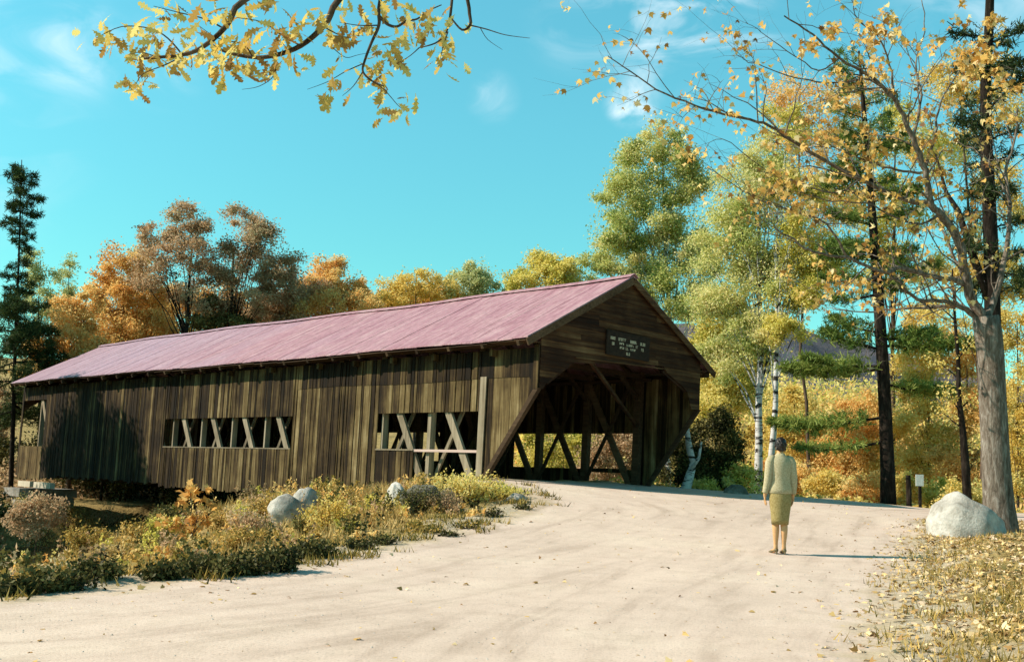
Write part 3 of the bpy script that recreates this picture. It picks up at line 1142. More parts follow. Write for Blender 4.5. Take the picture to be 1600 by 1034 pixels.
def crown_tree(name, label, cat, base, lobes, mat, bark, depth, leaf_px=4.6, cover=1.0, trunk_px=9, group=None, clump=0.36, tones=(0.5, 0.22), trunk_top=None,
               open_=0.0, leafsize=None, tmpl=DIAMOND, limbs=True, flat=0.8, ysc=0.9, lean=0.0):
    """a broad-leaved tree; lobes = [(px, py, half width, half height)] as the crown reads in the photograph, standing depth metres away"""
    m_px = depth / FPX
    x, y = base
    b = foot(x, y, -0.3)
    root = empty(name, foot(x, y), label, cat, group)
    L = Leaves()
    tb = MB()
    r0 = trunk_px * m_px / 2
    cs = []
    for px, py, hw, hh in lobes:
        c = at(px, py, depth + rng.uniform(-0.5, 0.5) * hw * m_px)
        cs.append((np.array(c), hw * m_px, hh * m_px))
    top = max(cs, key=lambda q: q[0][2] + q[2])
    tz = top[0] + np.array([0, 0, top[2] * 0.55])
    if trunk_top is not None:
        tz = np.array(at(*trunk_top, depth))
    path = curve(b, tz, 12, 0, 0.05)
    tb.tube([tuple(p) for p in path], [r0 * (1.35 if i == 0 else 1) * (1 - 0.80 * i / 11) for i in range(12)], 8, 0.5)
    ls = leafsize or leaf_px * 0.84 * m_px
    for c, rw, rh in cs:
        cr = clump * min(rw, rh) + 0.12
        vol = (rw * rw * rh) / cr ** 3
        nc = int(max(10, min(130, 1.9 * vol ** 0.74 * (1 - open_ * 0.5))))
        q = unit(rng.normal(size=(nc, 3))) * (0.35 + 0.62 * rng.random((nc, 1)) ** 0.5)
        q *= (1 + 0.14 * rng.normal(size=(nc, 1)))
        C = c + q * np.array([rw, rw * ysc, rh])
        area = math.pi * rw * rh / (ls * ls * 0.30)
        nst = int(0.12 * cover * 6.0 * area)          # loose sprays between the clumps
        q2 = unit(rng.normal(size=(nst // 6 + 1, 3))) * rng.random((nst // 6 + 1, 1)) ** .4 * 1.08
        P_ = np.repeat(c + q2 * np.array([rw, rw * ysc, rh]), 6, 0)
        P_ = P_ + rng.normal(size=P_.shape) * cr * .22
        L.add(P_, ls * rng.uniform(.5, 1.3, len(P_)), tones[0] + tones[1] * .6 * rng.normal(size=len(P_)))
        per = int(max(8, cover * 6.0 * area / nc))
        for j in range(nc):
            r = cr * rng.uniform(0.55, 1.25)
            # a clump is itself made of small sprays
            ns = 5
            sp = blob(C[j], r, ns, flat)
            P = np.concatenate([sp[k] + rng.normal(size=(max(2, per // ns), 3)) * r * np.array([.36, .36, .27]) for k in range(ns)])
            tn = tones[0] + tones[1] * rng.normal() * 0.75
            L.add(P, ls * rng.uniform(0.6, 1.35, len(P)), tn + 0.16 * rng.normal(size=len(P)))
            if limbs and rng.random() < 0.33:
                # where this spray leaves the trunk
                hfrac = np.clip((C[j][2] - (C[j][2] - b.z) * 0.38 - b.z) / max(0.5, tz[2] - b.z), 0.12, 0.92)
                i0 = hfrac * 11
                a = path[int(i0)] + (path[min(11, int(i0) + 1)] - path[int(i0)]) * (i0 % 1)
                cc = curve(a, C[j], 6, 0.12, 0.12)
                rr = r0 * (0.30 - 0.18 * hfrac)
                tb.tube([tuple(p) for p in cc], [rr * (1 - 0.85 * k / 5) for k in range(6)], 5, 0.5, False)
    tb.build('trunk', bark, root, smooth=True)
    L.build('crown', mat, root, tmpl)
    return root


def base_at(px, depth):
    p = at(px, 720, depth)
    return (p.x, p.y)


G_FAR = 'autumn trees beyond the covered bridge'
crown_tree('maple_tree', 'wide orange maple glowing low behind the two tall russet oaks', 'tree', base_at(340, 64), [(290, 490, 60, 40), (350, 480, 50, 34), (410, 490, 60, 34), (240, 460, 40, 34)], ORG, M_bark_brown, 64, 4.2, 1.0, 6, G_FAR, tones=(.6, .24))
crown_tree('maple_tree', 'amber maple low along the ridge between salmon and yellow crowns', 'tree', base_at(600, 64), [(590, 480, 50, 24), (650, 472, 50, 22), (700, 466, 40, 22)], ORG, M_bark_brown, 64, 4.2, 1.0, 6, G_FAR, tones=(.7, .2))
# trees seen over the bridge roof, left to right
crown_tree('poplar_tree', 'pale green poplar behind the dark pine at the far left', 'tree', base_at(62, 62), [(62, 425, 22, 34), (60, 480, 30, 40)], PGR, M_bark_brown, 62, 4, 0.7, 5, G_FAR, open_=0.4)
crown_tree('poplar_tree', 'thin sparse pale green poplar just right of the dark pine', 'tree', base_at(105, 64), [(107, 432, 18, 34), (100, 480, 22, 34)], PGR, M_bark_brown, 64, 4, 0.45, 4, G_FAR, open_=0.5)
crown_tree('maple_tree', 'bright orange maple low behind the far end of the red roof', 'tree', base_at(110, 52), [(118, 505, 42, 42), (80, 560, 50, 40), (135, 475, 22, 26), (150, 560, 50, 36)], ORG, M_bark_brown, 52, 4.6, 1.1, 8, G_FAR, tones=(0.66, .2))
crown_tree('maple_tree', 'orange maple with a pinkish rounded top left of the tall russet oak', 'tree', base_at(200, 56), [(200, 425, 42, 40), (170, 455, 36, 34), (215, 475, 50, 42), (160, 520, 60, 46), (230, 520, 50, 40)], ORG, M_bark_brown, 56, 4.6, 1.0, 9, G_FAR, tones=(0.60, .26))
crown_tree('oak_tree', 'tall russet and olive oak with dark limbs showing, highest behind the middle of the roof', 'tree', base_at(300, 54),
           [(290, 350, 40, 38), (245, 375, 30, 32), (300, 405, 44, 40), (235, 425, 32, 36), (320, 455, 50, 40), (285, 330, 22, 20)], BRN, M_bark_dark, 54, 4.2, 0.62, 12, G_FAR, open_=0.25, trunk_top=(300, 385), tones=(0.6, .26))
crown_tree('oak_tree', 'russet oak with a broad ragged crown right of the tallest oak', 'tree', base_at(362, 55),
           [(380, 350, 34, 30), (415, 372, 34, 34), (372, 405, 42, 42), (432, 415, 36, 40), (385, 455, 48, 36), (445, 450, 26, 30)], BRN, M_bark_dark, 55, 4.2, 0.62, 12, G_FAR, open_=0.25, trunk_top=(365, 390), tones=(0.6, .26))
crown_tree('hemlock_tree', 'small dark green bushy tree beneath the russet oaks', 'tree', base_at(335, 56), [(335, 492, 40, 30), (350, 512, 60, 22)], DGR, M_bark_dark, 56, 4.4, 1.1, 7, G_FAR, tones=(.72, .2))
crown_tree('hemlock_tree', 'olive green bush low over the roof between orange maples', 'tree', base_at(212, 60), [(215, 512, 36, 24), (235, 525, 50, 20)], DGR, M_bark_dark, 60, 4.4, 1.1, 7, G_FAR, tones=(.78, .25))
crown_tree('maple_tree', 'brownish orange maple filling the dip right of the russet oaks', 'tree', base_at(455, 57), [(455, 455, 45, 40), (430, 490, 60, 34), (470, 490, 55, 34)], BRN, M_bark_brown, 57, 4.4, 1.1, 8, G_FAR, tones=(0.75, .2))
crown_tree('maple_tree', 'salmon orange maple rising above the middle of the roof ridge', 'tree', base_at(515, 58), [(512, 435, 36, 30), (545, 455, 34, 32), (490, 455, 34, 34), (525, 480, 70, 30), (570, 475, 30, 22)], ORG, M_bark_brown, 58, 4.4, 1.1, 8, G_FAR, tones=(0.62, .22))
crown_tree('birch_tree', 'yellow birch with a lacy low crown above the roof ridge', 'tree', base_at(650, 60), [(650, 440, 42, 22), (625, 462, 38, 22), (690, 450, 34, 24), (610, 470, 30, 20)], YEL, M_bark_brown, 60, 4.2, 0.75, 6, G_FAR, open_=.3, tones=(0.55, .24))
crown_tree('birch_tree', 'pale green aspen between two yellow trees over the ridge', 'tree', base_at(745, 60), [(752, 430, 32, 26), (725, 445, 34, 28), (770, 455, 34, 24)], PGR, M_bark_brown, 60, 4.2, 0.8, 6, G_FAR, open_=.3, tones=(0.6, .24))
crown_tree('birch_tree', 'bright yellow green tree rising beside the roof peak on its left', 'tree', base_at(850, 55), [(852, 422, 42, 30), (880, 430, 36, 28), (820, 445, 36, 24), (905, 445, 34, 22), (850, 405, 22, 14)], YGR, M_bark_brown, 55, 4.4, 1.1, 7, G_FAR, tones=(0.72, .2))

# the tall aspen right of the roof peak and the birches behind the woman
crown_tree('aspen_tree', 'tall green aspen with a pale trunk rising behind the bridge peak', 'tree', base_at(1050, 46),
           [(1035, 225, 34, 34), (990, 250, 30, 34), (1060, 270, 40, 42), (985, 310, 46, 46), (1050, 330, 54, 46), (960, 365, 42, 40), (1020, 400, 60, 44), (950, 405, 34, 28), (1085, 400, 44, 46), (1070, 455, 60, 44), (1010, 445, 50, 30)],
           GRN, M_birch, 46, 4.6, 1.0, 11, open_=.1, tones=(0.62, .24), clump=.42)
G_BIR = 'white birches beyond the road'
crown_tree('birch_tree', 'white barked birch with black scars left of the pair behind the woman', 'tree', base_at(1181, 35),
           [(1165, 300, 50, 50), (1200, 250, 46, 44), (1130, 360, 50, 50), (1190, 380, 60, 50), (1150, 440, 56, 46), (1215, 460, 46, 50), (1120, 470, 44, 40), (1175, 520, 50, 34), (1130, 550, 40, 38)],
           GRN, M_birch, 35, 5.0, 0.85, 15, G_BIR, open_=.15, tones=(0.72, .24), trunk_top=(1190, 300), clump=.42)
crown_tree('birch_tree', 'white barked birch just right of its twin behind the woman', 'tree', base_at(1200, 34),
           [(1240, 300, 44, 46), (1250, 380, 50, 46), (1225, 200, 34, 40), (1260, 450, 44, 40), (1220, 520, 34, 30), (1290, 420, 40, 40)],
           YGR, M_birch, 34, 5.0, 0.85, 12, G_BIR, open_=.15, tones=(0.68, .26), trunk_top=(1214, 330), clump=.42)

# trees behind the right half of the picture
G_MID = 'mixed autumn trees in the valley right of the bridge'
for nm, lb, px, dp, lob, mt, cv, tn, tp in (
        ('maple_tree', 'orange tinged maple with a high open crown above the birches', 1270, 44, [(1290, 215, 60, 60), (1215, 290, 50, 50), (1310, 320, 60, 50), (1250, 150, 50, 40), (1330, 160, 44, 44)], ORG, .38, (.66, .25), 7),
        ('elm_tree', 'high olive green tree behind the bare branches right of the birches', 1400, 50, [(1400, 230, 60, 60), (1360, 320, 50, 60), (1440, 330, 50, 50), (1410, 410, 60, 44), (1480, 240, 44, 50)], YGR, .42, (.55, .25), 9),
        ('elm_tree', 'yellow and olive tree crowding behind the big maple at the right edge', 1530, 44, [(1500, 400, 60, 60), (1570, 300, 50, 70), (1560, 160, 50, 60), (1570, 430, 40, 60), (1500, 130, 50, 60)], YEL, .42, (.5, .26), 9),
        ('maple_tree', 'leafy yellow green sapling between bridge gable and birches', 1110, 42, [(1105, 530, 34, 40), (1135, 510, 44, 40), (1120, 580, 44, 44), (1150, 610, 44, 40), (1110, 640, 40, 40), (1170, 570, 34, 50)], YGR, .95, (.75, .22), 6),
        ('maple_tree', 'golden thicket tree right behind the white birch trunks', 1250, 52, [(1245, 650, 54, 34), (1210, 690, 60, 40), (1290, 690, 60, 40), (1240, 620, 26, 18)], YEL, 1.0, (.62, .22), 6),
        ('maple_tree', 'orange thicket left of the dark pine trunk', 1320, 50, [(1330, 680, 50, 40), (1300, 730, 60, 40), (1350, 740, 50, 40), (1345, 640, 28, 24)], ORG, 1.0, (.72, .24), 6),
        ('maple_tree', 'yellow maple filling the gap between pine trunk and thin dark trunk', 1440, 48, [(1440, 560, 46, 50), (1430, 640, 54, 50), (1470, 700, 50, 50), (1420, 730, 54, 44), (1460, 500, 44, 34)], YEL, .85, (.62, .25), 6),
        ('maple_tree', 'deep orange maple behind the thin dark trunk by the boulder', 1510, 46, [(1510, 560, 46, 46), (1520, 640, 44, 50), (1500, 710, 50, 50), (1530, 760, 40, 40)], ORG, .95, (.7, .24), 6),
        ('maple_tree', 'golden maple at the right edge behind the big grey trunk', 1585, 42, [(1590, 520, 40, 60), (1590, 620, 36, 60), (1590, 720, 34, 60)], YEL, .9, (.6, .25), 6),
):
    crown_tree(nm, lb, 'tree', base_at(px, dp), lob, mt, M_bark_brown, dp, 4.8, cv, tp, G_MID, open_=.2, tones=tn)
# low scrub on the slopes behind, each bush its own
G_SCR = 'autumn bushes on the valley slope right of the bridge'
for px, py, hw, hh, dp, mt, lb in (
        (1240, 745, 46, 28, 40, ORG, 'orange bush on the slope just right of the woman'), (1300, 758, 44, 24, 38, YEL, 'yellow bush low behind the crest right of the woman'),
        (1350, 765, 34, 22, 37, ORG, 'rust orange bush left of the pine trunk foot'), (1425, 768, 30, 22, 37, YEL, 'golden bush behind the small white sign'),
        (1465, 770, 34, 24, 36, YGR, 'yellow green bush left of the boulder top'), (1280, 715, 40, 24, 56, YGR, 'pale green patch of bush halfway up the slope'),
        (1380, 700, 60, 34, 60, ORG, 'orange bush up the slope behind the pine trunk'), (1510, 775, 40, 26, 34, YEL, 'yellow bush directly behind the granite boulder'),
        (1190, 745, 34, 28, 44, YGR, 'yellow green bush between the birch feet')):
    crown_tree('bush', lb, 'bush', base_at(px, dp), [(px, py, hw, hh), (px + hw * .5, py + hh * .4, hw * .6, hh * .7)], mt, M_bark_brown, dp, 5, 1.1, 3, G_SCR, tones=(.66, .25))
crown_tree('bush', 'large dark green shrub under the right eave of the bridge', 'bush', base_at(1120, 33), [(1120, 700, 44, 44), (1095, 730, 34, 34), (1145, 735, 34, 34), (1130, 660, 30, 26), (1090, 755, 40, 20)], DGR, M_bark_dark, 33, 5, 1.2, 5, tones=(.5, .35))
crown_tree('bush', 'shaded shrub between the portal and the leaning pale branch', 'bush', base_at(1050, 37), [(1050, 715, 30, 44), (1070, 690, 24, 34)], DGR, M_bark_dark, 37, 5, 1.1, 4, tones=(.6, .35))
crown_tree('bush', 'low yellow green shrub beside the birch foot', 'bush', base_at(1160, 32), [(1160, 745, 26, 26), (1100, 762, 34, 14)], YGR, M_bark_dark, 32, 5, 1.0, 3, tones=(.6, .3))
# seen through the bridge and at the far left bank
for px, py, hw, hh, dp, mt, lb in (
        (880, 700, 60, 50, 50, YGR, 'yellow bush seen through the bridge openings'), (960, 720, 60, 50, 46, BRN, 'russet bush seen through the portal on the right'),
        (940, 640, 90, 60, 60, YGR, 'green tree glimpsed through the gap under the far eave'),
        (-4, 650, 26, 60, 60, BRN, 'russet bush past the far left end of the bridge'), (-2, 712, 24, 30, 58, DGR, 'dark bush past the far left end of the bridge'),
        (2, 798, 26, 22, 36, DGR, 'dark bush below the far left end of the bridge'), (60, 805, 44, 26, 31, BRN, 'brown bush on the river bank below the abutment')):
    crown_tree('bush', lb, 'bush', base_at(px, dp), [(px, py, hw, hh), (px - hw * .4, py + hh * .4, hw * .6, hh * .7)], mt, M_bark_brown, dp, 5, 1.1, 3, tones=(.6, .25))


G_STR = 'dark bushes added behind the bridge to keep the gap under it black'  # bushes added so that the gap under the bridge stays black
for uu, vv, hw_, lb in ((10, 9.2, 2.4, 'dark bush added behind the gap under the bridge, nearest the portal'), (14.5, 9.6, 2.6, 'dark bush added behind the gap under the bridge, second from the portal'), (19, 9.2, 2.6, 'dark bush added behind the gap under the bridge before the middle window'),
                        (23.5, 9.6, 2.8, 'dark bush added behind the gap under the bridge left of its middle'), (27.0, 9.0, 2.6, 'dark bush added behind the gap under the bridge by the far abutment'),
                        (21, 7.9, 2.2, 'low dark bush added close behind the bridge, left of its middle'), (24, 7.8, 2.2, 'low dark bush added close behind the bridge before the far abutment'), (27.5, 7.9, 2.2, 'low dark bush added close behind the far end of the bridge'), (17.5, 7.8, 2.2, 'low dark bush added close behind the middle of the bridge'),
                        (30.5, 8.6, 2.4, 'added dark bush behind the far abutment'), (25.0, 12.5, 3.0, 'dark bush added behind the one at the far abutment'), (29.5, 12.5, 3.0, 'rearmost added dark bush behind the far abutment'), (33.5, 5.0, 2.4, 'dark bush added past the far end of the bridge')):
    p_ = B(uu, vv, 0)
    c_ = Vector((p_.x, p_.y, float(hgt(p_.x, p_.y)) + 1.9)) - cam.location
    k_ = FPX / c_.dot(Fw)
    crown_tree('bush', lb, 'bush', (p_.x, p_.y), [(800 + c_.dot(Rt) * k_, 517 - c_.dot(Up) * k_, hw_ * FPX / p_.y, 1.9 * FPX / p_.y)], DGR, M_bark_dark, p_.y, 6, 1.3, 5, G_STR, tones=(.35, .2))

for uu, vv, rr_, hh_, lb in ((36.5, 5.5, 2.6, 2.8, 'dark tree added close past the far end of the bridge to darken its last window'), (35.5, 9.5, 2.6, 2.6, 'dark tree added behind the far right corner of the bridge')):  # trees added to darken the view through the far window
    p_ = B(uu, vv, 0)
    c_ = Vector((p_.x, p_.y, float(hgt(p_.x, p_.y)) + hh_ * .85)) - cam.location
    k_ = FPX / c_.dot(Fw)
    crown_tree('hemlock_tree', lb, 'tree', (p_.x, p_.y), [(800 + c_.dot(Rt) * k_, 517 - c_.dot(Up) * k_, rr_ * FPX / p_.y, hh_ * FPX / p_.y)], DGR, M_bark_dark, p_.y, 6, 1.3, 6, tones=(.4, .2))

# ------------------------------------------------------------------ pines
def bough(LV, tb, p, q, n, spread, size, tone, rad, droop=0.0, thick=0.35):
    c = curve(p, q, 8, droop, 0.05)
    tb.tube([tuple(a) for a in c], [rad * (1 - 0.8 * k / 7) for k in range(8)], 5, 0.5, False)
    t = rng.random(n) ** 0.7 * 0.85 + 0.15
    i = np.clip((t * 7).astype(int), 0, 6)
    f = (t * 7 - i)[:, None]
    P = c[i] * (1 - f) + c[i + 1] * f
    dirv = unit(np.array(q, float) - np.array(p, float))
    w = spread * np.sin(np.clip(t, .1, 1) * math.pi * 0.85 + 0.3)[:, None]
    P = P + rng.normal(size=(n, 3)) * w * np.array([0.5, 0.5, thick * 0.5])
    P[:, 2] += spread * 0.12
    d = unit(rng.normal(size=(n, 3)) + dirv * 0.7 + np.array([0, 0, 0.35]))
    # a tuft = a fan of needles from one twig end
    k = 5
    P2 = np.repeat(P, k, 0) + rng.normal(size=(n * k, 3)) * size * 0.12
    d2 = unit(np.repeat(d, k, 0) + rng.normal(size=(n * k, 3)) * 0.55)
    tn = np.repeat(tone + 0.22 * rng.normal(size=n), k)
    LV.add(P2, size * rng.uniform(.7, 1.2, n * k), tn, d2)


NEED = np.array([(-0.07, 0), (0.07, 0.05), (0.05, 1), (-0.03, 0.95)])


def pine(name, label, px, depth, top_py, bot_py, hw, mat, trunk_px, dens=1.0, lean=0, gap=()):
    m_px = depth / FPX
    b = foot(*base_at(px, depth), -0.3)
    root = empty(name, b + Vector((0, 0, 0.3)), label, 'pine tree')
    tp = at(px + lean, top_py, depth)
    tb = MB()
    LV = Leaves()
    path = curve(b, tp, 14, 0, 0.012)
    r0 = trunk_px * m_px / 2
    tb.tube([tuple(p) for p in path], [r0 * (1 - 0.85 * i / 13) for i in range(14)], 8)
    H = tp.z - b.z
    zb = at(px, bot_py, depth).z
    z = zb
    while z < tp.z - 0.2:
        f = (z - zb) / (tp.z - zb)
        i0 = np.clip((z - b.z) / H * 13, 0, 12.99)
        a = path[int(i0)] + (path[int(i0) + 1] - path[int(i0)]) * (i0 % 1)
        LL = 0
        L = hw * m_px * (1 - f) ** 0.75 * rng.uniform(0.6, 1.15) + 0.3
        skip = any(g0 < f < g1 for g0, g1 in gap)
        for j in range(rng.integers(3, 6)):
            if rng.random() < (0.35 if skip else 0.1):
                continue
            if skip:
                L = rng.uniform(.25, .95)
            an = rng.uniform(0, 2 * math.pi)
            e = a + np.array([math.cos(an) * L, math.sin(an) * L, L * rng.uniform(-0.45, 0.25)])
            bough(LV, tb, a, e, int((12 + 48 * L) * dens), 0.26 * L + 0.14, 0.22, 0.5, 0.02 + 0.010 * L, -.06, .7)
        z += rng.uniform(0.28, 0.55)
    tb.build('trunk', M_bark_dark, root, smooth=True)
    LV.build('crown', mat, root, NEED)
    return root


pine('pine_tree', 'dark pine with a thin bare spire at the left edge of the picture', 22, 50, 250, 640, 88, PIN, 8, 1.0, 12, gap=((0.45, 0.86),))

# the pine right of the woman: straight black trunk and separate level boughs
pdp = 31.0
pb = foot(*base_at(1388, pdp), -0.4)
proot = empty('pine_tree', pb + Vector((0, 0, .4)), 'tall pine with a straight black trunk and level green boughs right of the woman', 'pine tree')
tb = MB()
pth = [pb] + [at(x, y, pdp) for x, y in ((1387, 740), (1384, 660), (1380, 580), (1375, 500), (1370, 430), (1364, 350), (1358, 270), (1352, 200), (1347, 140), (1342, 80))]
tb.tube(pth, [0.25, 0.21, 0.19, 0.18, 0.165, 0.15, 0.125, 0.10, 0.08, 0.06, 0.03], 9)
LV = Leaves()
for (a, b, n, sp, tn) in (((1376, 577), (1222, 577), 420, .62, .7), ((1376, 572), (1255, 560), 200, .5, .6), ((1382, 652), (1205, 662), 420, .62, .72), ((1384, 690), (1245, 702), 170, .42, .8),
                          ((1383, 600), (1490, 614), 330, .5, .68), ((1378, 540), (1530, 540), 430, .6, .5), ((1378, 530), (1460, 520), 220, .5, .5), ((1372, 545), (1290, 520), 260, .6, .45),
                          ((1372, 520), (1300, 500), 200, .6, .4), ((1370, 460), (1300, 470), 90, .5, .4)):
    d1 = pdp + rng.uniform(-1.2, 1.2)
    bough(LV, tb, at(*a, pdp), at(*b, d1), int(n * 1.3), sp, 0.20, tn, 0.045, -0.04, 0.42)
for k in range(46):
    y = rng.uniform(95, 440)
    f = (y - 95) / 345
    x0 = 1344 + f * 26
    L = rng.uniform(25, 50 + 55 * f)
    sx = rng.choice((-1, 1))
    bough(LV, tb, at(x0, y + 10, pdp), at(x0 + sx * L, y + rng.uniform(-14, 16), pdp + rng.uniform(-1.5, 1.5)), int(26 + L * .9), .42, 0.19, .42, 0.025, -0.03, .5)
tb.build('trunk', M_bark_dark, proot, smooth=True)
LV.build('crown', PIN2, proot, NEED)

# the great dark pine behind the maple, at the right edge
ddp = 26.5
db_ = foot(*base_at(1550, ddp), -0.4)
droot = empty('pine_tree', db_ + Vector((0, 0, .4)), 'massive dark trunked pine close behind the grey maple', 'pine tree')
tb = MB()
pth = [db_] + [at(x, y, ddp) for x, y in ((1552, 700), (1552, 600), (1551, 500), (1549, 400), (1545, 310), (1541, 220), (1540, 130), (1545, 50), (1548, -40), (1550, -140))]
tb.tube(pth, [0.27, 0.23, 0.21, 0.20, 0.185, 0.17, 0.15, 0.135, 0.12, 0.10, 0.07], 10)
LV = Leaves()
for k in range(44):
    y = rng.uniform(-120, 470)
    L = rng.uniform(18, 60)
    sx = rng.choice((-1, 1))
    x0 = 1548
    bough(LV, tb, at(x0, y, ddp), at(x0 + sx * L, y - rng.uniform(-6, 26), ddp + rng.uniform(-1.5, 2.0)), int(14 + L * .8), .34, 0.19, .35, 0.03, 0.03, .6)
tb.tube([at(1546, 470, ddp), at(1520, 400, ddp), at(1497, 330, ddp), at(1478, 300, ddp + .6), at(1462, 240, ddp + 1)], [.12, .10, .075, .05, .02], 7)
tb.build('trunk', M_bark_dark, droot, smooth=True)
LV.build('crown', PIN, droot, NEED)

# thin dark tree by the boulder
tdp = 29.0
tr = empty('young_tree', foot(*base_at(1510, tdp)), 'thin dark leaning tree between the pine trunk and the boulder', 'tree')
tb = MB()
q0 = foot(*base_at(1512, tdp), -.3)
tb.tube([q0, at(1508, 720, tdp), at(1504, 670, tdp), at(1498, 620, tdp), at(1497, 560, tdp), at(1492, 500, tdp), at(1488, 420, tdp)], [.13, .11, .09, .07, .055, .04, .02], 7)
LV = Leaves()
for a, b in (((1504, 670), (1465, 640)), ((1499, 640), (1540, 610)), ((1497, 590), (1455, 560)), ((1497, 560), (1530, 525)), ((1492, 500), (1455, 470)), ((1490, 460), (1525, 430)), ((1500, 650), (1478, 600)), ((1506, 700), (1540, 690))):
    c = curve(at(*a, tdp), at(*b, tdp + rng.uniform(-.6, .6)), 6, .1, .1)
    tb.tube([tuple(p) for p in c], [.025 * (1 - .8 * k / 5) for k in range(6)], 5, .5, False)
    for p in c[2:]:
        LV.add(blob(p, .35, 26), .10, .6 + .2 * rng.normal(size=26))
tb.build('trunk', M_bark_dark, tr, smooth=True)
LV.build('crown', YEL, tr)

# ------------------------------------------------------------------ the big maple at the right
MD = 20.0
mroot = empty('maple_tree', foot(*base_at(1556, MD)), 'large grey barked maple with wide sparse branches beside the boulder at the right edge', 'tree')
tb = MB()
mb0 = foot(*base_at(1557, MD), -0.35)
tb.tube([mb0, at(1562, 820, MD), at(1561, 790, MD), at(1557, 740, MD), at(1554, 680, MD), at(1551, 620, MD), at(1548, 560, MD), at(1544, 520, MD), at(1540, 495, MD)],
        [.44, .33, .28, .26, .25, .245, .245, .255, .24], 16)
LIMBS = [
    (((1540, 500), (1533, 492), (1512, 447), (1496, 372), (1469, 335), (1453, 315), (1445, 266), (1427, 218), (1411, 181), (1395, 154), (1363, 122), (1310, 90), (1270, 55), (1225, 25)), .115, .012, -1.5),
    (((1453, 319), (1400, 308), (1345, 280), (1296, 255), (1250, 228), (1205, 198), (1160, 185), (1100, 170), (1040, 147), (985, 112), (950, 88)), .055, .007, -4.5),
    (((1515, 452), (1496, 440), (1448, 431), (1405, 418), (1384, 425), (1325, 404), (1272, 394), (1240, 375), (1211, 356)), .065, .012, -2.5),
    (((1530, 500), (1501, 479), (1469, 470), (1432, 468), (1405, 440), (1384, 425)), .06, .02, -.8),
    (((1525, 492), (1501, 479), (1437, 481), (1384, 484), (1331, 487), (1290, 480)), .05, .006, 1.5),
    (((1542, 498), (1552, 475), (1565, 425), (1575, 372), (1578, 319), (1573, 266), (1583, 229), (1590, 170)), .08, .02, 1.0),
    (((1524, 470), (1506, 430), (1490, 400), (1478, 370), (1462, 340)), .05, .012, 1.8),
    (((1443, 271), (1400, 265), (1363, 255), (1320, 238), (1283, 229), (1240, 236)), .03, .005, -1.2),
    (((1405, 160), (1360, 125), (1304, 130), (1246, 122), (1182, 101), (1150, 85)), .03, .005, -2.0),
    (((1325, 404), (1290, 350), (1240, 330), (1190, 315), (1150, 290), (1105, 262)), .028, .005, -3),
    (((1445, 262), (1460, 215), (1470, 160), (1500, 110), (1530, 80)), .04, .008, 1.5),
    (((1427, 218), (1440, 150), (1430, 100), (1445, 50), (1440, 0)), .035, .008, 1),
    (((1469, 335), (1440, 350), (1400, 340), (1350, 318), (1300, 315), (1250, 300)), .03, .005, -2.4),
    (((1384, 425), (1340, 440), (1290, 440), (1255, 455)), .02, .004, -1),
    (((1395, 154), (1390, 100), (1370, 55), (1340, 30), (1330, 0)), .03, .006, -1),
    (((1345, 280), (1310, 300), (1260, 290), (1190, 262), (1130, 215), (1095, 240)), .02, .004, -2.6),
    (((1310, 90), (1280, 110), (1230, 80), (1190, 50), (1165, 35)), .018, .004, -1.5),
    (((1578, 319), (1555, 270), (1530, 240), (1490, 220)), .03, .006, 1),
]
LV = Leaves()
ends = []
for pts, r0, r1, dd in LIMBS:
    n = len(pts)
    P = [at(x, y, MD + dd * (i / (n - 1)) ** 1.2) for i, (x, y) in enumerate(pts)]
    rad = [r0 + (r1 - r0) * (i / (n - 1)) ** 0.7 for i in range(n)]
    # smooth by Catmull-Rom
    Q, RR = [], []
    for i in range(n - 1):
        p0, p1, p2, p3 = P[max(i - 1, 0)], P[i], P[i + 1], P[min(i + 2, n - 1)]
        for k in range(4):
            t = k / 4
            Q.append(0.5 * ((2 * p1) + (p2 - p0) * t + (2 * p0 - 5 * p1 + 4 * p2 - p3) * t * t + (3 * p1 - p0 - 3 * p2 + p3) * t ** 3) + Vector(rng.normal(size=3) * 0.012))
            RR.append(rad[i] + (rad[i + 1] - rad[i]) * t)
    Q.append(P[-1])
    RR.append(rad[-1])
    tb.tube(Q, RR, 8 if r0 > .05 else 6, 0.5, False)
    for i in range(3, len(Q)):
        if rng.random() < (0.62 if r0 < .06 else .45):
            dirn = (Q[i] - Q[i - 1]).normalized()
            L = rng.uniform(0.5, 1.9)
            off = Vector(rng.normal(size=3)) * 0.75 + dirn * 0.8 + Vector((0, 0, 0.15))
            e = Q[i] + off.normalized() * L
            c = curve(Q[i], e, 7, 0.12, 0.16)
            rr = min(RR[i] * 0.55, 0.016)
            tb.tube([tuple(p) for p in c], [rr * (1 - .8 * k / 6) for k in range(7)], 4, 0.5, False)
            for j in range(3):
                a = c[rng.integers(2, 6)]
                e2 = a + unit(rng.normal(size=3) + np.array(dirn)) * rng.uniform(0.3, 0.8)
                c2 = curve(a, e2, 5, .1, .15)
                tb.tube([tuple(p) for p in c2], [rr * .45 * (1 - .7 * k / 4) for k in range(5)], 3, 0.5, False)
                ends.append((c2, i / len(Q)))
            ends.append((c[3:], i / len(Q)))
for c, f in ends:
    if rng.random() < 0.36:
        n = rng.integers(2, 8)
        P = c[rng.integers(0, len(c), n)] + rng.normal(size=(n, 3)) * 0.07
        d = rng.normal(size=(n, 3)) * 0.6 + np.array([0, 0, -0.9])
        LV.add(P, rng.uniform(.065, .13, n), 0.25 + .55 * rng.random() + .2 * rng.normal(size=n), d)
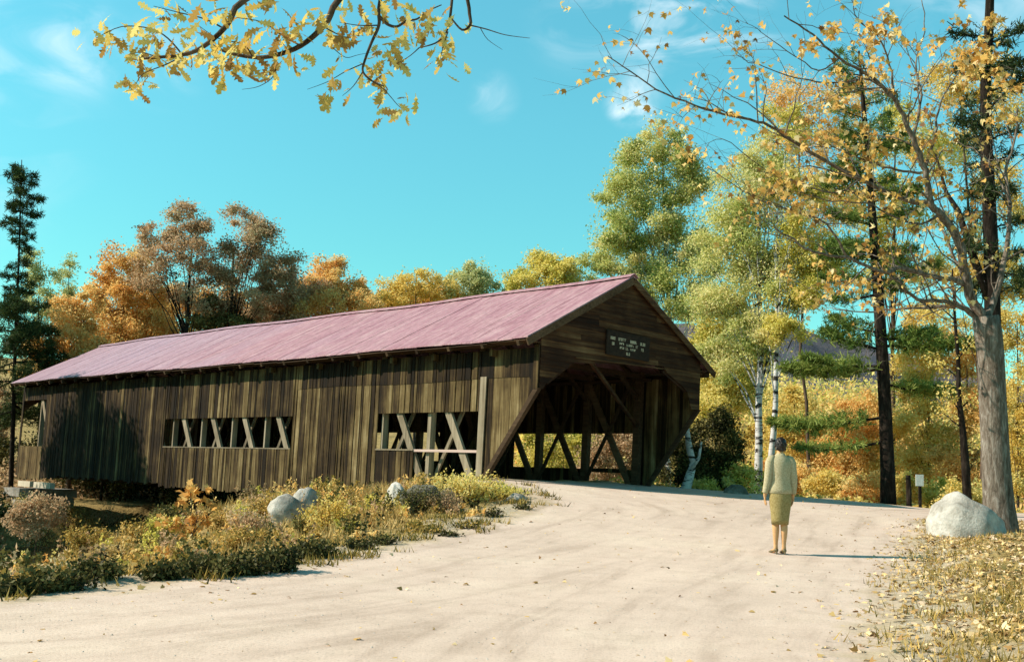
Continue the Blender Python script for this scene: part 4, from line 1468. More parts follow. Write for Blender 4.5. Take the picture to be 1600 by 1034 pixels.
for px, py, n, dd in ((1360, 35, 60, -3), (1375, 55, 40, -3), (1550, 90, 60, -2), (1560, 120, 50, -2), (1540, 70, 40, -2), (1430, 200, 30, 0), (1350, 240, 40, -1), (1455, 230, 40, 0), (1330, 300, 30, 0), (1490, 150, 30, 0),
                      (1240, 260, 30, -2), (1290, 170, 30, -2), (1300, 85, 40, -2), (1400, 290, 30, -1), (1325, 430, 26, -1), (1300, 455, 18, -1), (1210, 250, 20, -3), (1460, 170, 30, 0), (1575, 180, 30, -1), (1500, 45, 40, -2), (1160, 130, 14, -3), (1165, 180, 14, -3)):
    c = at(px, py, MD + dd)
    for k in range(4):
        c2 = np.array(c) + rng.normal(size=3) * .28
        LV.add(blob(c2, .24, n // 3), rng.uniform(.08, .14, n // 3), .6 + .25 * rng.normal(size=n // 3), rng.normal(size=(n // 3, 3)) * .6 + np.array([0, 0, -.8]))
tb.build('trunk', M_bark_maple, mroot, smooth=True)
LV.build('crown', GOLD, mroot, MAPLE, up=0.3, curl=.9)

# ------------------------------------------------------------------ the oak whose branches hang into the top of the picture
OD = 6.4
oroot = empty('oak_tree', foot(-6.2, 3.0), 'oak whose yellow leaved branches hang down from the top of the picture against the sky', 'tree')
tb = MB()
tb.tube([foot(-6.2, 3.0, -.3), Vector((-6.2, 3, .6)), Vector((-6.1, 3.1, 2.5)), Vector((-5.9, 3.2, 4.2)), Vector((-5.8, 3.0, 6.2)), Vector((-5.9, 2.6, 8.5)), Vector((-5.7, 2.4, 10.5))], [.42, .30, .26, .24, .18, .13, .06], 14)
limb = [Vector((-5.9, 3.15, 4.0)), Vector((-4.6, 4.2, 4.6)), Vector((-3.2, 5.4, 4.7)), Vector((-2.1, 6.1, 4.7)), Vector((-1.1, 6.5, 4.6)), Vector((-.4, 6.6, 4.55)), Vector((.1, 6.6, 4.5))]
tb.tube(limb, [.16, .13, .10, .075, .055, .04, .02], 8, 0.5, False)
OB = [
    ((limb[2], (390, -60), (367, 13), (350, 45), (315, 75), (285, 86), (245, 90), (225, 92)), .024, 0),
    ((limb[3], (540, -60), (520, 13), (505, 42), (470, 72), (430, 87), (395, 90), (355, 82), (330, 70)), .026, .1),
    ((limb[4], (600, -60), (592, 13), (592, 40), (580, 68), (570, 95), (567, 112), (580, 126), (600, 135)), .014, -.1),
    (((592, 25), (605, 38), (620, 42), (636, 33), (652, 30), (668, 18), (690, 8)), .011, -.1),
    ((limb[5], (712, -50), (705, 13), (702, 35), (695, 55), (680, 68), (655, 75)), .012, .1),
    ((limb[6], (735, -40), (733, 13), (735, 38), (722, 47), (706, 30)), .016, .0),
    (((735, 40), (760, 46), (790, 55), (828, 60)), .005, 0), (((750, 43), (762, 62), (785, 78)), .003, 0),
    (((567, 100), (540, 112), (512, 128), (480, 140)), .004, .1), (((430, 90), (428, 118), (405, 135), (378, 140)), .004, 0), (((567, 112), (552, 135), (535, 150)), .004, 0),
    (((580, 126), (600, 140), (622, 165), (632, 172)), .004, 0), (((655, 75), (640, 88), (620, 100)), .004, 0), (((700, 50), (692, 75), (688, 92)), .004, 0),
    (((285, 86), (262, 60), (235, 45), (190, 42), (150, 60)), .006, 0), (((300, 80), (262, 100), (225, 115), (212, 132)), .005, 0), (((350, 45), (320, 30), (280, 20), (240, 10)), .006, 0),
    (((470, 72), (440, 55), (410, 35), (370, 28)), .006, 0), (((505, 42), (530, 55), (548, 60)), .005, 0), (((395, 90), (380, 70), (340, 60), (310, 40)), .005, 0), (((592, 40), (560, 40), (530, 35)), .005, 0),
    (((520, 75), (540, 90), (560, 86), (590, 80)), .003, .1), (((245, 90), (222, 82), (200, 86)), .004, 0)]
LV = Leaves()


def oak_leaves(p, n, spread=0.08):
    P = np.array(p) + rng.normal(size=(n, 3)) * spread * np.array([1, .9, .8])
    d = rng.normal(size=(n, 3)) * 0.75 + np.array([-0.1, 0, -0.75])
    LV.add(P, rng.uniform(.072, .125, n), .1 + .8 * rng.random(n), d)


for pts, r0, dd in OB:
    Q = [q if isinstance(q, Vector) else at(q[0], q[1], OD + dd) for q in pts]
    n = len(Q)
    QQ = []
    for i in range(n - 1):
        p0, p1, p2, p3 = Q[max(i - 1, 0)], Q[i], Q[i + 1], Q[min(i + 2, n - 1)]
        for k in range(4):
            t = k / 4
            QQ.append(0.5 * ((2 * p1) + (p2 - p0) * t + (2 * p0 - 5 * p1 + 4 * p2 - p3) * t * t + (3 * p1 - p0 - 3 * p2 + p3) * t ** 3))
    QQ.append(Q[-1])
    tb.tube(QQ, [r0 * (1 - .7 * i / (len(QQ) - 1)) for i in range(len(QQ))], 7, .5, False)
for px, py in ((165, 50), (150, 62), (185, 44), (198, 82), (212, 100), (208, 128), (220, 132), (238, 62), (240, 40), (262, 100), (236, 88), (292, 96), (272, 26), (310, 36), (345, 92), (300, 58), (385, 58), (392, 95),
               (330, 100), (338, 116), (400, 106), (428, 100), (432, 112), (360, 30), (420, 36), (450, 52), (520, 52), (546, 62), (520, 30), (560, 56), (540, 94), (576, 100), (515, 146), (532, 160), (590, 132), (600, 150),
               (616, 178), (633, 162), (600, 95), (630, 90), (612, 62), (636, 50), (645, 36), (662, 50), (696, 102), (686, 92), (702, 60), (712, 26), (250, 16), (280, 8), (230, 104), (255, 75), (325, 70), (355, 62), (374, 80), (410, 88), (365, 98),
               (470, 30), (440, 12), (400, 14), (320, 10), (570, 20), (620, 20), (660, 20), (690, 40), (555, 38), (500, 22), (480, 92), (585, 110), (248, 54), (204, 66), (380, 20), (300, 84), (415, 60), (445, 80), (536, 10), (604, 8)):
    oak_leaves(at(px, py, OD + rng.uniform(-.25, .25)), int(rng.integers(4, 8)), .052)
# the rest of its crown, over and behind the camera
for k in range(9):
    an = k * 2.4
    a = Vector((-5.9, 2.7, 5.2 + k * .55))
    e = a + Vector((math.cos(an) * 2.4 - .8, math.sin(an) * 1.8 - 1.6, rng.uniform(.6, 1.8)))
    c = curve(a, e, 7, .1, .1)
    tb.tube([tuple(p) for p in c], [.07 * (1 - .8 * i / 6) for i in range(7)], 6, .5, False)
    for p in c[3:]:
        P = blob(p, .75, 90)
        LV.add(P, .13, .35 + .45 * rng.random(90), rng.normal(size=(90, 3)) * .7 + np.array([0, 0, -.7]))
tb.build('trunk', M_bark_brown, oroot, smooth=True)
LV.build('crown', OAK, oroot, OAKL, up=.25, curl=.5)

# trees out on the left bank, whose shade falls on the far half of the bridge
for x, y, hh in ((-26.5, 36.4, 9.6), (-28.0, 41.0, 10.6), (-25.8, 38.8, 10.0)):
    b = foot(x, y, -.3)
    root = empty('maple_tree', b, {9.6: 'nearest of the maples on the river bank past the left edge', 10.6: 'farthest of the maples on the river bank past the left edge', 10.0: 'middle one of the maples on the river bank past the left edge'}[hh], 'tree')
    tb = MB()
    LV = Leaves()
    tb.tube([b, b + Vector((0.1, 0, 2.5)), b + Vector((0, .2, 6)), b + Vector((.2, 0, hh + 3))], [.22, .18, .13, .04], 8)
    for k in range(80):
        z = rng.uniform(1.6, hh + 2.4)
        an = rng.uniform(0, 6.28)
        rr = 2.6 * math.sin(math.pi * min(.96, max(.12, (z + .4) / (hh + 3.4))))
        e = Vector((b.x + math.cos(an) * rr, b.y + math.sin(an) * rr, b.z + z))
        c = curve(b + Vector((0, 0, z * .75)), e, 5, .1, .1)
        tb.tube([tuple(p) for p in c], [.05 * (1 - .8 * i / 4) for i in range(5)], 5, .5, False)
        LV.add(blob(e, 1.0, 420), .19, .5 + .25 * rng.normal(size=420))
    tb.build('trunk', M_bark_brown, root, smooth=True)
    LV.build('crown', YGR, root)


# ------------------------------------------------------------------ rocks
def rock(name, label, c, sx, sy, sz, mat, seed, rot=0.0, planes=9, cat='boulder', group=None):
    r_ = np.random.default_rng(seed)
    import bmesh
    bm = bmesh.new()
    bmesh.ops.create_icosphere(bm, subdivisions=4, radius=1)
    V = np.array([v.co[:] for v in bm.verts])
    F = np.array([[v.index for v in f.verts] for f in bm.faces])
    bm.free()
    for _ in range(planes):                    # knock flat faces off it
        n = unit(r_.normal(size=3))
        dcut = r_.uniform(0.62, 0.9)
        t = V @ n - dcut
        V = V - np.outer(np.maximum(t, 0) * 0.88, n)
    V = V * (1 + 0.035 * np.sin(V[:, [0]] * 7 + seed) * np.cos(V[:, [1]] * 6) + 0.02 * np.sin(V[:, [2]] * 13 + V[:, [0]] * 9))
    V = V + r_.normal(size=V.shape) * 0.006
    V = V * np.array([sx, sy, sz])
    cr, sr = math.cos(rot), math.sin(rot)
    V = np.stack([V[:, 0] * cr - V[:, 1] * sr, V[:, 0] * sr + V[:, 1] * cr, V[:, 2]], 1) + np.array(c)
    o = mesh_np(name, V, F, None, mat, smooth=True, origin=tuple(c))
    return tag(o, label, cat, group)


def hill_rock(label, px, py, Y, wpx, hpx, mat, seed, depth=.8, **k):
    """px, py = centre of the visible rock"""
    p = at(px, py, Y)
    mpx = Y / FPX
    return rock('boulder', label, (p.x, p.y, p.z - hpx * mpx * .25), wpx * mpx / 2, wpx * mpx / 2 * depth, hpx * mpx * .75, mat, seed, **k)


g_ = on_ground(1505, 850)
rock('boulder', 'big smooth pale granite boulder at the foot of the grey maple', (at(1512, 800, 18.9).x, 18.9, at(1512, 830, 18.9).z), .74, .6, .72, M_rock, 3, .3, 6)
p1 = on_ground(440, 826)
rock('boulder', 'rounded whitish boulder among the weeds below the bridge siding', (p1.x, p1.y + .25, p1.z + .24), .37, .3, .42, M_rock, 8, .2, 8)
p1 = on_ground(465, 815)
rock('boulder', 'small pinkish rock tucked behind the whitish boulder', (p1.x + .05, p1.y + .5, p1.z + .34), .32, .28, .34, M_rock, 12, .8, 8)
p1 = on_ground(615, 798)
rock('boulder', 'tall pale edged rock at the left end of the dark scrub by the portal', (p1.x, p1.y + .3, p1.z + .12), .22, .36, .44, M_rock, 15, .2, 8)
p1 = on_ground(662, 800)
rock('boulder', 'broad dark boulder overgrown by twigs in front of the near window', (p1.x, p1.y + .45, p1.z + .12), .52, .42, .36, M_rock_d, 17, .1, 8)
p1 = on_ground(705, 792)
rock('boulder', 'dark rounded rock beside the yellow bush', (p1.x, p1.y + .3, p1.z + .1), .34, .3, .34, M_rock_d, 19, .5, 8)
p1 = on_ground(805, 782)
rock('boulder', 'low flat stone at the bend of the road edge', (p1.x, p1.y, p1.z + .02), .22, .2, .12, M_rock, 21, .5, 8)
p1 = on_ground(1150, 771, 20)
rock('boulder', 'dark round rock on the crest beside the birch foot', (at(1150, 765, 29.5).x, 29.5, at(1150, 772, 29.5).z), .36, .3, .28, M_rock_d, 23, .5, 8)

# broken pale birch snag by the right corner of the portal
sp = MB()
sq = [foot(*base_at(1068, 31.5), -.3), at(1078, 742, 31.5), at(1083, 722, 31.6), at(1077, 700, 31.7), at(1073, 670, 31.8), at(1070, 648, 31.9), at(1069, 632, 32)]
sp.tube(sq, [.17, .13, .10, .10, .08, .085, .05], 9)
sp.tube([at(1079, 735, 31.5), at(1092, 715, 31.3), at(1096, 690, 31.2)], [.06, .05, .03], 7)
tag(sp.build('dead_tree', M_birch, smooth=True, pos=sq[0]), 'broken white birch snag leaning by the right corner of the bridge', 'tree')

# ------------------------------------------------------------------ ground cover
def scatter(n, box, test, seed):
    """n ground points in box (x0, x1, y0, y1) kept with the probability test(x, y, sd) gives"""
    r_ = np.random.default_rng(seed)
    x = r_.uniform(box[0], box[1], n)
    y = r_.uniform(box[2], box[3], n)
    sdv = road_sd(x, y)
    u = (x - BX) * UD[0] + (y - BY) * UD[1]
    v = (x - BX) * VD[0] + (y - BY) * VD[1]
    k = r_.random(n) < test(x, y, sdv, u, v)
    k &= ~((v > -0.15) & (v < BW + .1) & (u > BS - .3) & (u < BL))
    x, y, sdv = x[k], y[k], sdv[k]
    return np.stack([x, y, hgt(x, y, sdv)], 1), sdv


def patch(x, y, s, seed):
    return 0.5 + 0.5 * wob(x, y, s, seed)


RK = on_ground(447, 826)          # the weeds leave the whitish boulder in view
# left bank: tall dry grass and leafy weeds
def f_bank(x, y, sd_, u, v):
    return np.where((sd_ > 0.05) & (x < 1.2), np.clip(0.15 + 0.5 * S((sd_ - .1) / 1.6) + .35 * patch(x, y, 1.1, 3), 0, 1) * np.where(sd_ < 1.3, patch(x, y, 2.3, 7) ** 1.3, 1) * (u < 9), 0)


P, sdl = scatter(17000, (-17, 1.5, 7.5, 33), f_bank, 31)
k = 6
hB = np.clip(0.05 + 0.18 * S((sdl - .3) / 1.8), .05, .24)
n = len(P)
P2 = np.repeat(P, k, 0) + rng.normal(size=(n * k, 3)) * np.array([.045, .045, 0])
sz = np.repeat(hB, k) * rng.uniform(.5, 1.35, n * k)
d = rng.normal(size=(n * k, 3)) * .33 + np.array([.05, 0, 1])
tn = np.repeat(.3 + .5 * patch(P[:, 0], P[:, 1], 1.9, 5) + .15 * rng.normal(size=n), k) + .12 * rng.normal(size=n * k)
V, F = leaf_geo(P2, sz, BLADE, d, 0, .35, rng.normal(size=(n * k, 3)) * np.array([1, 1, .1]))
tag(mesh_np('dry_grass', V, F, np.clip(tn, 0, 1), STRAW), 'dry straw coloured grass on the bank left of the road', 'grass', kind='stuff')


def f_weed(x, y, sd_, u, v):
    return np.where((sd_ > .15) & (x < 1.3), S((sd_ - .25) / 1.2) * np.clip(patch(x, y, 1.35, 9) * 2.2 - .55, 0, 1) * (u < 8.5) * np.where(v > -3.5, .6, 1), 0)


for mt_, nn_, sd_0, t0_, nm_, lab_ in ((WEED, 900, 33, .62, 'weeds', 'tan and golden weeds covering the bank beside the bridge'), (YGR, 220, 133, .5, 'weeds', 'yellow green weeds among the tan ones on the bank'),
                                (DGR, 620, 233, .5, 'weeds', 'dark green weeds in the hollows of the bank'), (BRN, 380, 333, .6, 'weeds', 'russet weeds and dead stalks on the bank'), (ORG, 420, 433, .6, 'weeds', 'orange tinged leaves among the weeds on the bank')):
    P, sdl = scatter(nn_, (-17, 1.3, 8.2, 30), f_weed, sd_0)
    LW = Leaves()
    for p, s_ in zip(P, sdl):
        h = float(np.clip(.13 + .09 * s_, .11, .33)) * rng.choice((.4, .7, 1.0, 1.5))
        if abs(p[0] - RK.x) < .6 and -2.6 < p[1] - RK.y < .3:
            continue
        w = h * rng.uniform(.55, .9)
        m_ = int(70 + 260 * h)
        # a few upright sprays per clump
        ns = rng.integers(3, 7)
        base_ = rng.normal(size=(ns, 2)) * w * .45
        hh_ = h * rng.uniform(.6, 1.15, ns)
        which = rng.integers(0, ns, m_)
        t_ = rng.random(m_) ** .7
        q = np.zeros((m_, 3))
        q[:, :2] = base_[which] * (1 + .5 * t_[:, None]) + rng.normal(size=(m_, 2)) * (.035 + .06 * h) * (1.15 - t_[:, None])
        q[:, 2] = hh_[which] * t_
        LW.add(p + q, rng.uniform(.03, .085, m_), np.clip(t0_ + .22 * rng.normal(), .05, 1) + .16 * rng.normal(size=m_))
    tag(LW.build(nm_, mt_, up=.4), lab_, 'weeds', kind='stuff')

# green turf tongues and low mounds along the road's left edge
def f_turf(x, y, sd_, u, v):
    return np.where((sd_ > -.5) & (sd_ < 1.3) & (x < 1.6), np.clip(patch(x, y, 2.9, 12) * 2.2 - 1.0, 0, 1), 0)


P, sdl = scatter(30000, (-17, 1.6, 7, 27), f_turf, 35)
n = len(P)
k = 7
P2 = np.repeat(P, k, 0) + rng.normal(size=(n * k, 3)) * np.array([.05, .05, 0])
V, F = leaf_geo(P2, rng.uniform(.05, .15, n * k), BLADE * np.array([1.8, 1]), rng.normal(size=(n * k, 3)) * .5 + np.array([0, 0, 1]), 0, .3, rng.normal(size=(n * k, 3)))
tag(mesh_np('turf', V, F, np.clip(.35 + .25 * rng.normal(size=n * k), 0, 1), WEED), 'short green turf tufts along the left road edge', 'grass', kind='stuff')


# right side: fallen leaves and thin grass under the maple
def f_lit(x, y, sd_, u, v):
    return np.where((x > 1.4) & (sd_ > -1.1) & (y < 26), np.clip(S((sd_ + .8) / 1.9), 0, 1) * (.35 + .65 * patch(x, y, 2.0, 4)), 0)


P, sdl = scatter(90000, (1.5, 13, 5.5, 26), f_lit, 37)
n = len(P)
P[:, 2] += rng.uniform(.004, .035, n)
d = rng.normal(size=(n, 3)) * np.array([1, 1, .28])
nr_ = rng.normal(size=(n, 3)) * .45 + np.array([0, 0, 1])
V, F = leaf_geo(P, rng.uniform(.03, .08, n), MAPLE, d, 0, .9, nr_)
tag(mesh_np('fallen_leaves', V, F, np.clip(.5 + .28 * rng.normal(size=n), 0, 1), LIT), 'pale fallen maple leaves on the ground under the big maple', 'fallen leaves', kind='stuff')


def f_rg(x, y, sd_, u, v):
    return np.where((x > 1.4) & (sd_ > -.5) & (y < 27), np.clip(S((sd_ + .5) / 1.4), 0, 1) * np.clip(patch(x, y, 1.7, 8) * 1.7 - .35, 0, 1), 0)


P, sdl = scatter(16000, (1.6, 14, 5.5, 27), f_rg, 39)
n = len(P)
k = 7
P2 = np.repeat(P, k, 0) + rng.normal(size=(n * k, 3)) * np.array([.06, .06, 0])
V, F = leaf_geo(P2, rng.uniform(.05, .13, n * k), BLADE * np.array([1.3, 1]), rng.normal(size=(n * k, 3)) * .45 + np.array([0, 0, 1]), 0, .4, rng.normal(size=(n * k, 3)))
tag(mesh_np('grass', V, F, np.clip(.5 + .25 * rng.normal(size=n * k), 0, 1), WEED), 'thin yellow green grass coming through the fallen leaves at the right', 'grass', kind='stuff')


# crest and slope cover beyond the road
def f_cr(x, y, sd_, u, v):
    return np.where((sd_ > .1) & (v > BW) & (y > 24), .35 + .65 * patch(x, y, 1.2, 2), 0)


P, sdl = scatter(9000, (3, 24, 25, 60), f_cr, 41)
n = len(P)
k = 8
P2 = np.repeat(P, k, 0) + np.abs(rng.normal(size=(n * k, 3))) * np.array([.16, .16, .14]) * np.repeat(np.clip(sdl / 2, .25, 1.4), k)[:, None]
V, F = leaf_geo(P2, rng.uniform(.08, .2, n * k), DIAMOND, None, .5)
tag(mesh_np('undergrowth', V, F, np.clip(.6 + .25 * rng.normal(size=n * k), 0, 1), YEL), 'yellow autumn undergrowth on the slope beyond the road crest', 'undergrowth', kind='stuff')


def f_fb(x, y, sd_, u, v):
    return np.where((u > 24) & ~((v > -.4) & (v < BW + .4) & (u < 34)), .9, 0)


P, sdl = scatter(9000, (-34, 12, 36, 62), f_fb, 43)
n = len(P)
P2 = np.repeat(P, k, 0) + np.abs(rng.normal(size=(n * k, 3))) * np.array([.25, .25, .35])
V, F = leaf_geo(P2, rng.uniform(.12, .28, n * k), DIAMOND, None, .5)
tag(mesh_np('undergrowth', V, F, np.clip(.5 + .25 * rng.normal(size=n * k), 0, 1), BRN), 'brown undergrowth on the far river bank behind the bridge', 'undergrowth', kind='stuff')

# the wooded valley side far beyond the road on the right: one mass of tree tops
for mat_, lab_, sd0, ph in ((ORG, 'mass of orange tree tops on the far valley side', 51, 0.0), (YEL, 'mass of yellow tree tops on the far valley side', 53, 2.2), (YGR, 'mass of yellow green tree tops on the far valley side', 55, 4.1)):
    r_ = np.random.default_rng(sd0)
    x = r_.uniform(0, 110, 60000)
    y = r_.uniform(56, 135, 60000)
    v = (x - BX) * VD[0] + (y - BY) * VD[1]
    u = (x - BX) * UD[0] + (y - BY) * UD[1]
    lump = np.sin(x * .9 + 2 * np.sin(y * .21)) * np.cos(y * .8 + 1.5 * np.sin(x * .3 + 1))
    pick = np.sin(x * .23 + ph) * np.cos(y * .19 + ph * 1.7) + .5 * r_.random(60000)
    kk = (v > 15) & (pick > .15)
    x, y, lump = x[kk], y[kk], lump[kk]
    z = hgt(x, y) + (3.6 + 2.2 * lump + 1.2 * np.sin(x * .21 + y * .13)) * r_.uniform(.35, 1.05, len(x))
    V, F = leaf_geo(np.stack([x, y, z], 1), r_.uniform(.25, .55, len(x)), DIAMOND, None, .4)
    tag(mesh_np('treetops', V, F, np.clip(.6 + .2 * lump + .16 * r_.normal(size=len(x)), 0, 1), mat_), lab_, 'far wood', kind='stuff')

P, sdl = scatter(5200, (-30, 3, 24, 50), lambda x, y, s_, u, v: np.where((u > 8.5) & (u < 29) & (v > -9) & (v < 14), .95, 0), 61)  # dark leaves added as extra shade over the lit soil by the bridge
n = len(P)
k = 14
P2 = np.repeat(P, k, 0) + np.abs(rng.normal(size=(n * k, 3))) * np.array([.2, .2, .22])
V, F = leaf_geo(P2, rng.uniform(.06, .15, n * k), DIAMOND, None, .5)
tag(mesh_np('undergrowth', V, F, np.clip(.40 + .25 * rng.normal(size=n * k), 0, 1), DGR), 'dark undergrowth added as extra shade in the river gully beside the bridge', 'undergrowth', kind='stuff')

# loose leaves and stones on the gravel
def f_rd(x, y, sd_, u, v):
    return np.where(sd_ < -.1, .25 + .6 * np.exp(sd_ / 1.2), 0)


P, sdl = scatter(5200, (-7, 9, 6.5, 27), f_rd, 45)
n = len(P)
P[:, 2] += .012
V, F = leaf_geo(P, rng.uniform(.02, .09, n) * rng.random(n) ** .8, MAPLE, rng.normal(size=(n, 3)) * np.array([1, 1, .4]), 0, .6, rng.normal(size=(n, 3)) * .5 + np.array([0, 0, 1]))
tag(mesh_np('scattered_leaves', V, F, np.clip(.35 + .25 * rng.normal(size=n), 0, 1), LIT), 'scattered single fallen leaves on the gravel road', 'fallen leaves', kind='stuff')
P, sdl = scatter(24000, (-7, 9, 6.5, 24), lambda x, y, s_, u, v: np.where(s_ < .2, .35 + .65 * np.exp(s_ / .6), 0), 47)
n = len(P)
oc = np.array([(1, 0, 0), (0, 1, 0), (-1, 0, 0), (0, -1, 0), (0, 0, 1), (0, 0, -1)])
of = np.array([(0, 1, 4), (1, 2, 4), (2, 3, 4), (3, 0, 4), (1, 0, 5), (2, 1, 5), (3, 2, 5), (0, 3, 5)])
s_ = rng.uniform(.006, .017, n)[:, None, None] * rng.uniform(.6, 1.4, (n, 6, 1))
V = (P[:, None, :] + oc[None] * s_ * np.array([1, 1, .7])).reshape(-1, 3)
F = (of[None] + (np.arange(n) * 6)[:, None, None]).reshape(-1, 3)
tag(mesh_np('pebbles', V, F, None, M_rock), 'small pale pebbles loose on the gravel road', 'gravel', kind='stuff')


# ------------------------------------------------------------------ bushes and saplings on the left bank
def bank_bush(label, px, py, hw, hh, mat, n, leaf, tones=(.6, .22), y0=8, stems=16, name='bush', up=.3, spread=1.0, group=None):
    g = on_ground(px, py, y0)
    mpx = g.y / FPX
    w, h = hw * mpx, hh * mpx
    root = empty(name, g, label, 'bush' if name != 'sapling' else 'sapling', group)
    tb = MB()
    LV = Leaves()
    for i in range(stems):
        an = rng.uniform(0, 6.28)
        rr = rng.random() ** .6
        e = g + Vector((math.cos(an) * w * rr, math.sin(an) * w * .8 * rr, h * rng.uniform(.55, 1.05) * (1 - .35 * rr)))
        c = curve(g + Vector((math.cos(an) * w * .15, math.sin(an) * w * .12, -.04)), e, 7, .12, .12)
        tb.tube([tuple(p) for p in c], [.010 * (1 - .75 * j / 6) for j in range(7)], 4, .5, False)
        m_ = n // stems
        t = rng.uniform(.25, 1, m_) * 5.99
        b_ = t.astype(int)
        P = c[b_] + (c[b_ + 1] - c[b_]) * (t - b_)[:, None] + rng.normal(size=(m_, 3)) * .10 * w * spread
        LV.add(P, leaf * rng.uniform(.6, 1.3, m_), tones[0] + tones[1] * rng.normal() * .6 + .14 * rng.normal(size=m_))
    tb.build('stems', M_bark_brown, root)
    LV.build('foliage', mat, root, up=up)
    return root


bank_bush('bright yellow bush at the left foot of the portal', 735, 786, 62, 52, YEL, 2600, .06, (.75, .2), stems=34)
bank_bush('low straw yellow tuft of weeds at the road bend', 800, 778, 34, 20, YGR, 700, .05, (.8, .2), stems=20)
bank_bush('twiggy dark bush growing over the broad boulder', 660, 800, 50, 46, DGR, 2600, .04, (.62, .3), stems=60)
bank_bush('russet twigs growing round the right side of the broad boulder', 695, 800, 36, 36, BRN, 1000, .04, (.35, .2), stems=40)
bank_bush('golden bush standing by the road edge left of the tall rock', 515, 832, 46, 58, YEL, 2600, .05, (.5, .25), stems=32)
bank_bush('small golden sprig rising above the bush against the dark siding', 508, 800, 16, 44, YEL, 240, .09, (.75, .15), stems=6)
bank_bush('dark green shrub between the whitish boulder and the golden bush', 476, 835, 28, 40, DGR, 900, .055, (.7, .25), stems=18)
bank_bush('dry tan bush just left of the whitish boulder', 385, 845, 46, 56, BRN, 1800, .06, (.75, .22), stems=28)
bank_bush('olive bush in the middle of the bank', 225, 850, 44, 44, WEED, 1600, .06, (.5, .25), stems=26)
bank_bush('green leafy bush left of the orange sapling', 255, 845, 30, 50, YGR, 1300, .06, (.65, .25), stems=20)
bank_bush('straw coloured bush at the left edge of the bank', 60, 850, 56, 52, WEED, 2000, .06, (.7, .22), stems=30)
bank_bush('brown weedy bush left of the olive bush', 140, 860, 46, 44, WEED, 1700, .06, (.6, .25), stems=28)
bank_bush('dark turf mound at the road edge below the bank', 330, 900, 60, 34, DGR, 2400, .05, (.5, .25), stems=34)
bank_bush('dark green mound at the left road edge', 90, 920, 62, 30, DGR, 2000, .05, (.5, .25), stems=34)
bank_bush('tangled yellowed bush by the tall rock', 590, 800, 26, 34, YGR, 800, .055, (.75, .22), stems=18)
bank_bush('ragged straw coloured bush below the siding left of the boulder', 425, 815, 40, 46, WEED, 1500, .06, (.7, .22), stems=24)

G_MND = 'dark scrubby mounds along the left road edge'  # dark leaf tones here paint the shadow beneath the tan growth
for px, py, hw, hh, lb in ((430, 893, 46, 30, 'dark scrubby mound at the road edge below the whitish boulder'), (250, 905, 40, 24, 'small dark mound left of the longest dark mound'), (485, 872, 40, 26, 'dark mound under the golden bush'),
                           (150, 905, 44, 24, 'dark low mound between the two leftmost mounds'), (25, 930, 40, 26, 'dark mound cut by the left picture edge'), (375, 898, 44, 30, 'dark mound just right of the longest dark mound'),
                           (560, 858, 30, 12, 'low dark tuft on the sandy verge below the tall rock'), (672, 832, 26, 9, 'flat green tuft on the verge under the broad boulder'), (700, 838, 22, 8, 'flat green tuft nearest the gravel under the broad boulder'),
                           (735, 826, 24, 8, 'flat green tuft on the verge below the yellow bush'), (765, 806, 24, 9, 'flat green tuft right below the yellow bush'), (600, 850, 26, 10, 'flat green tuft left of the other verge tufts'), (820, 796, 20, 7, 'small flat green tuft at the bend of the road')):
    bank_bush(lb, px, py, hw, hh * rnd.uniform(.8, 1.35), DGR if rnd.random() < .7 else WEED, int(42 * hw * (hh / 26)), .05, (.36, .3), stems=22, group=G_MND, spread=1.6)
G_BNK = 'weedy bushes covering the bank'
for px, py, hw, hh, mt, lb in ((30, 815, 40, 44, YGR, 'green yellow bush high on the bank at the left edge'), (95, 825, 40, 46, WEED, 'tan bush on the bank under the far abutment'), (130, 838, 34, 30, ORG, 'small orange tinged bush on the left of the bank'),
                               (170, 822, 34, 34, BRN, 'russet bush high on the bank before the dark gap'), (270, 822, 40, 40, DGR, 'dark green bush behind the orange sapling'), (350, 830, 34, 36, WEED, 'golden weedy bush right of the orange sapling'),
                               (365, 862, 44, 44, WEED, 'golden straw bush in front of the tan bush'), (195, 880, 44, 34, STRAW, 'pale straw clump low on the bank'), (310, 872, 44, 34, STRAW, 'pale straw clump above the longest dark mound'),
                               (395, 850, 30, 24, WEED, 'golden weeds left of the whitish boulder'), (540, 812, 30, 40, WEED, 'orange tan bush against the siding left of the tall rock'), (490, 780, 14, 30, ORG, 'slim orange sprig against the siding'),
                               (690, 770, 34, 34, YEL, 'yellow sprays behind the broad boulder'), (775, 778, 34, 26, YGR, 'yellow green fringe right of the bright yellow bush'), (60, 870, 46, 34, ORG, 'orange tan clump low at the left of the bank'),
                               (410, 795, 20, 26, BRN, 'small dry bush under the siding left of the whitish boulder')):
    bank_bush(lb, px, py, hw, hh, mt, int(44 * hw * max(1, hh / 34)), .055, (.7, .28), stems=24, group=G_BNK)

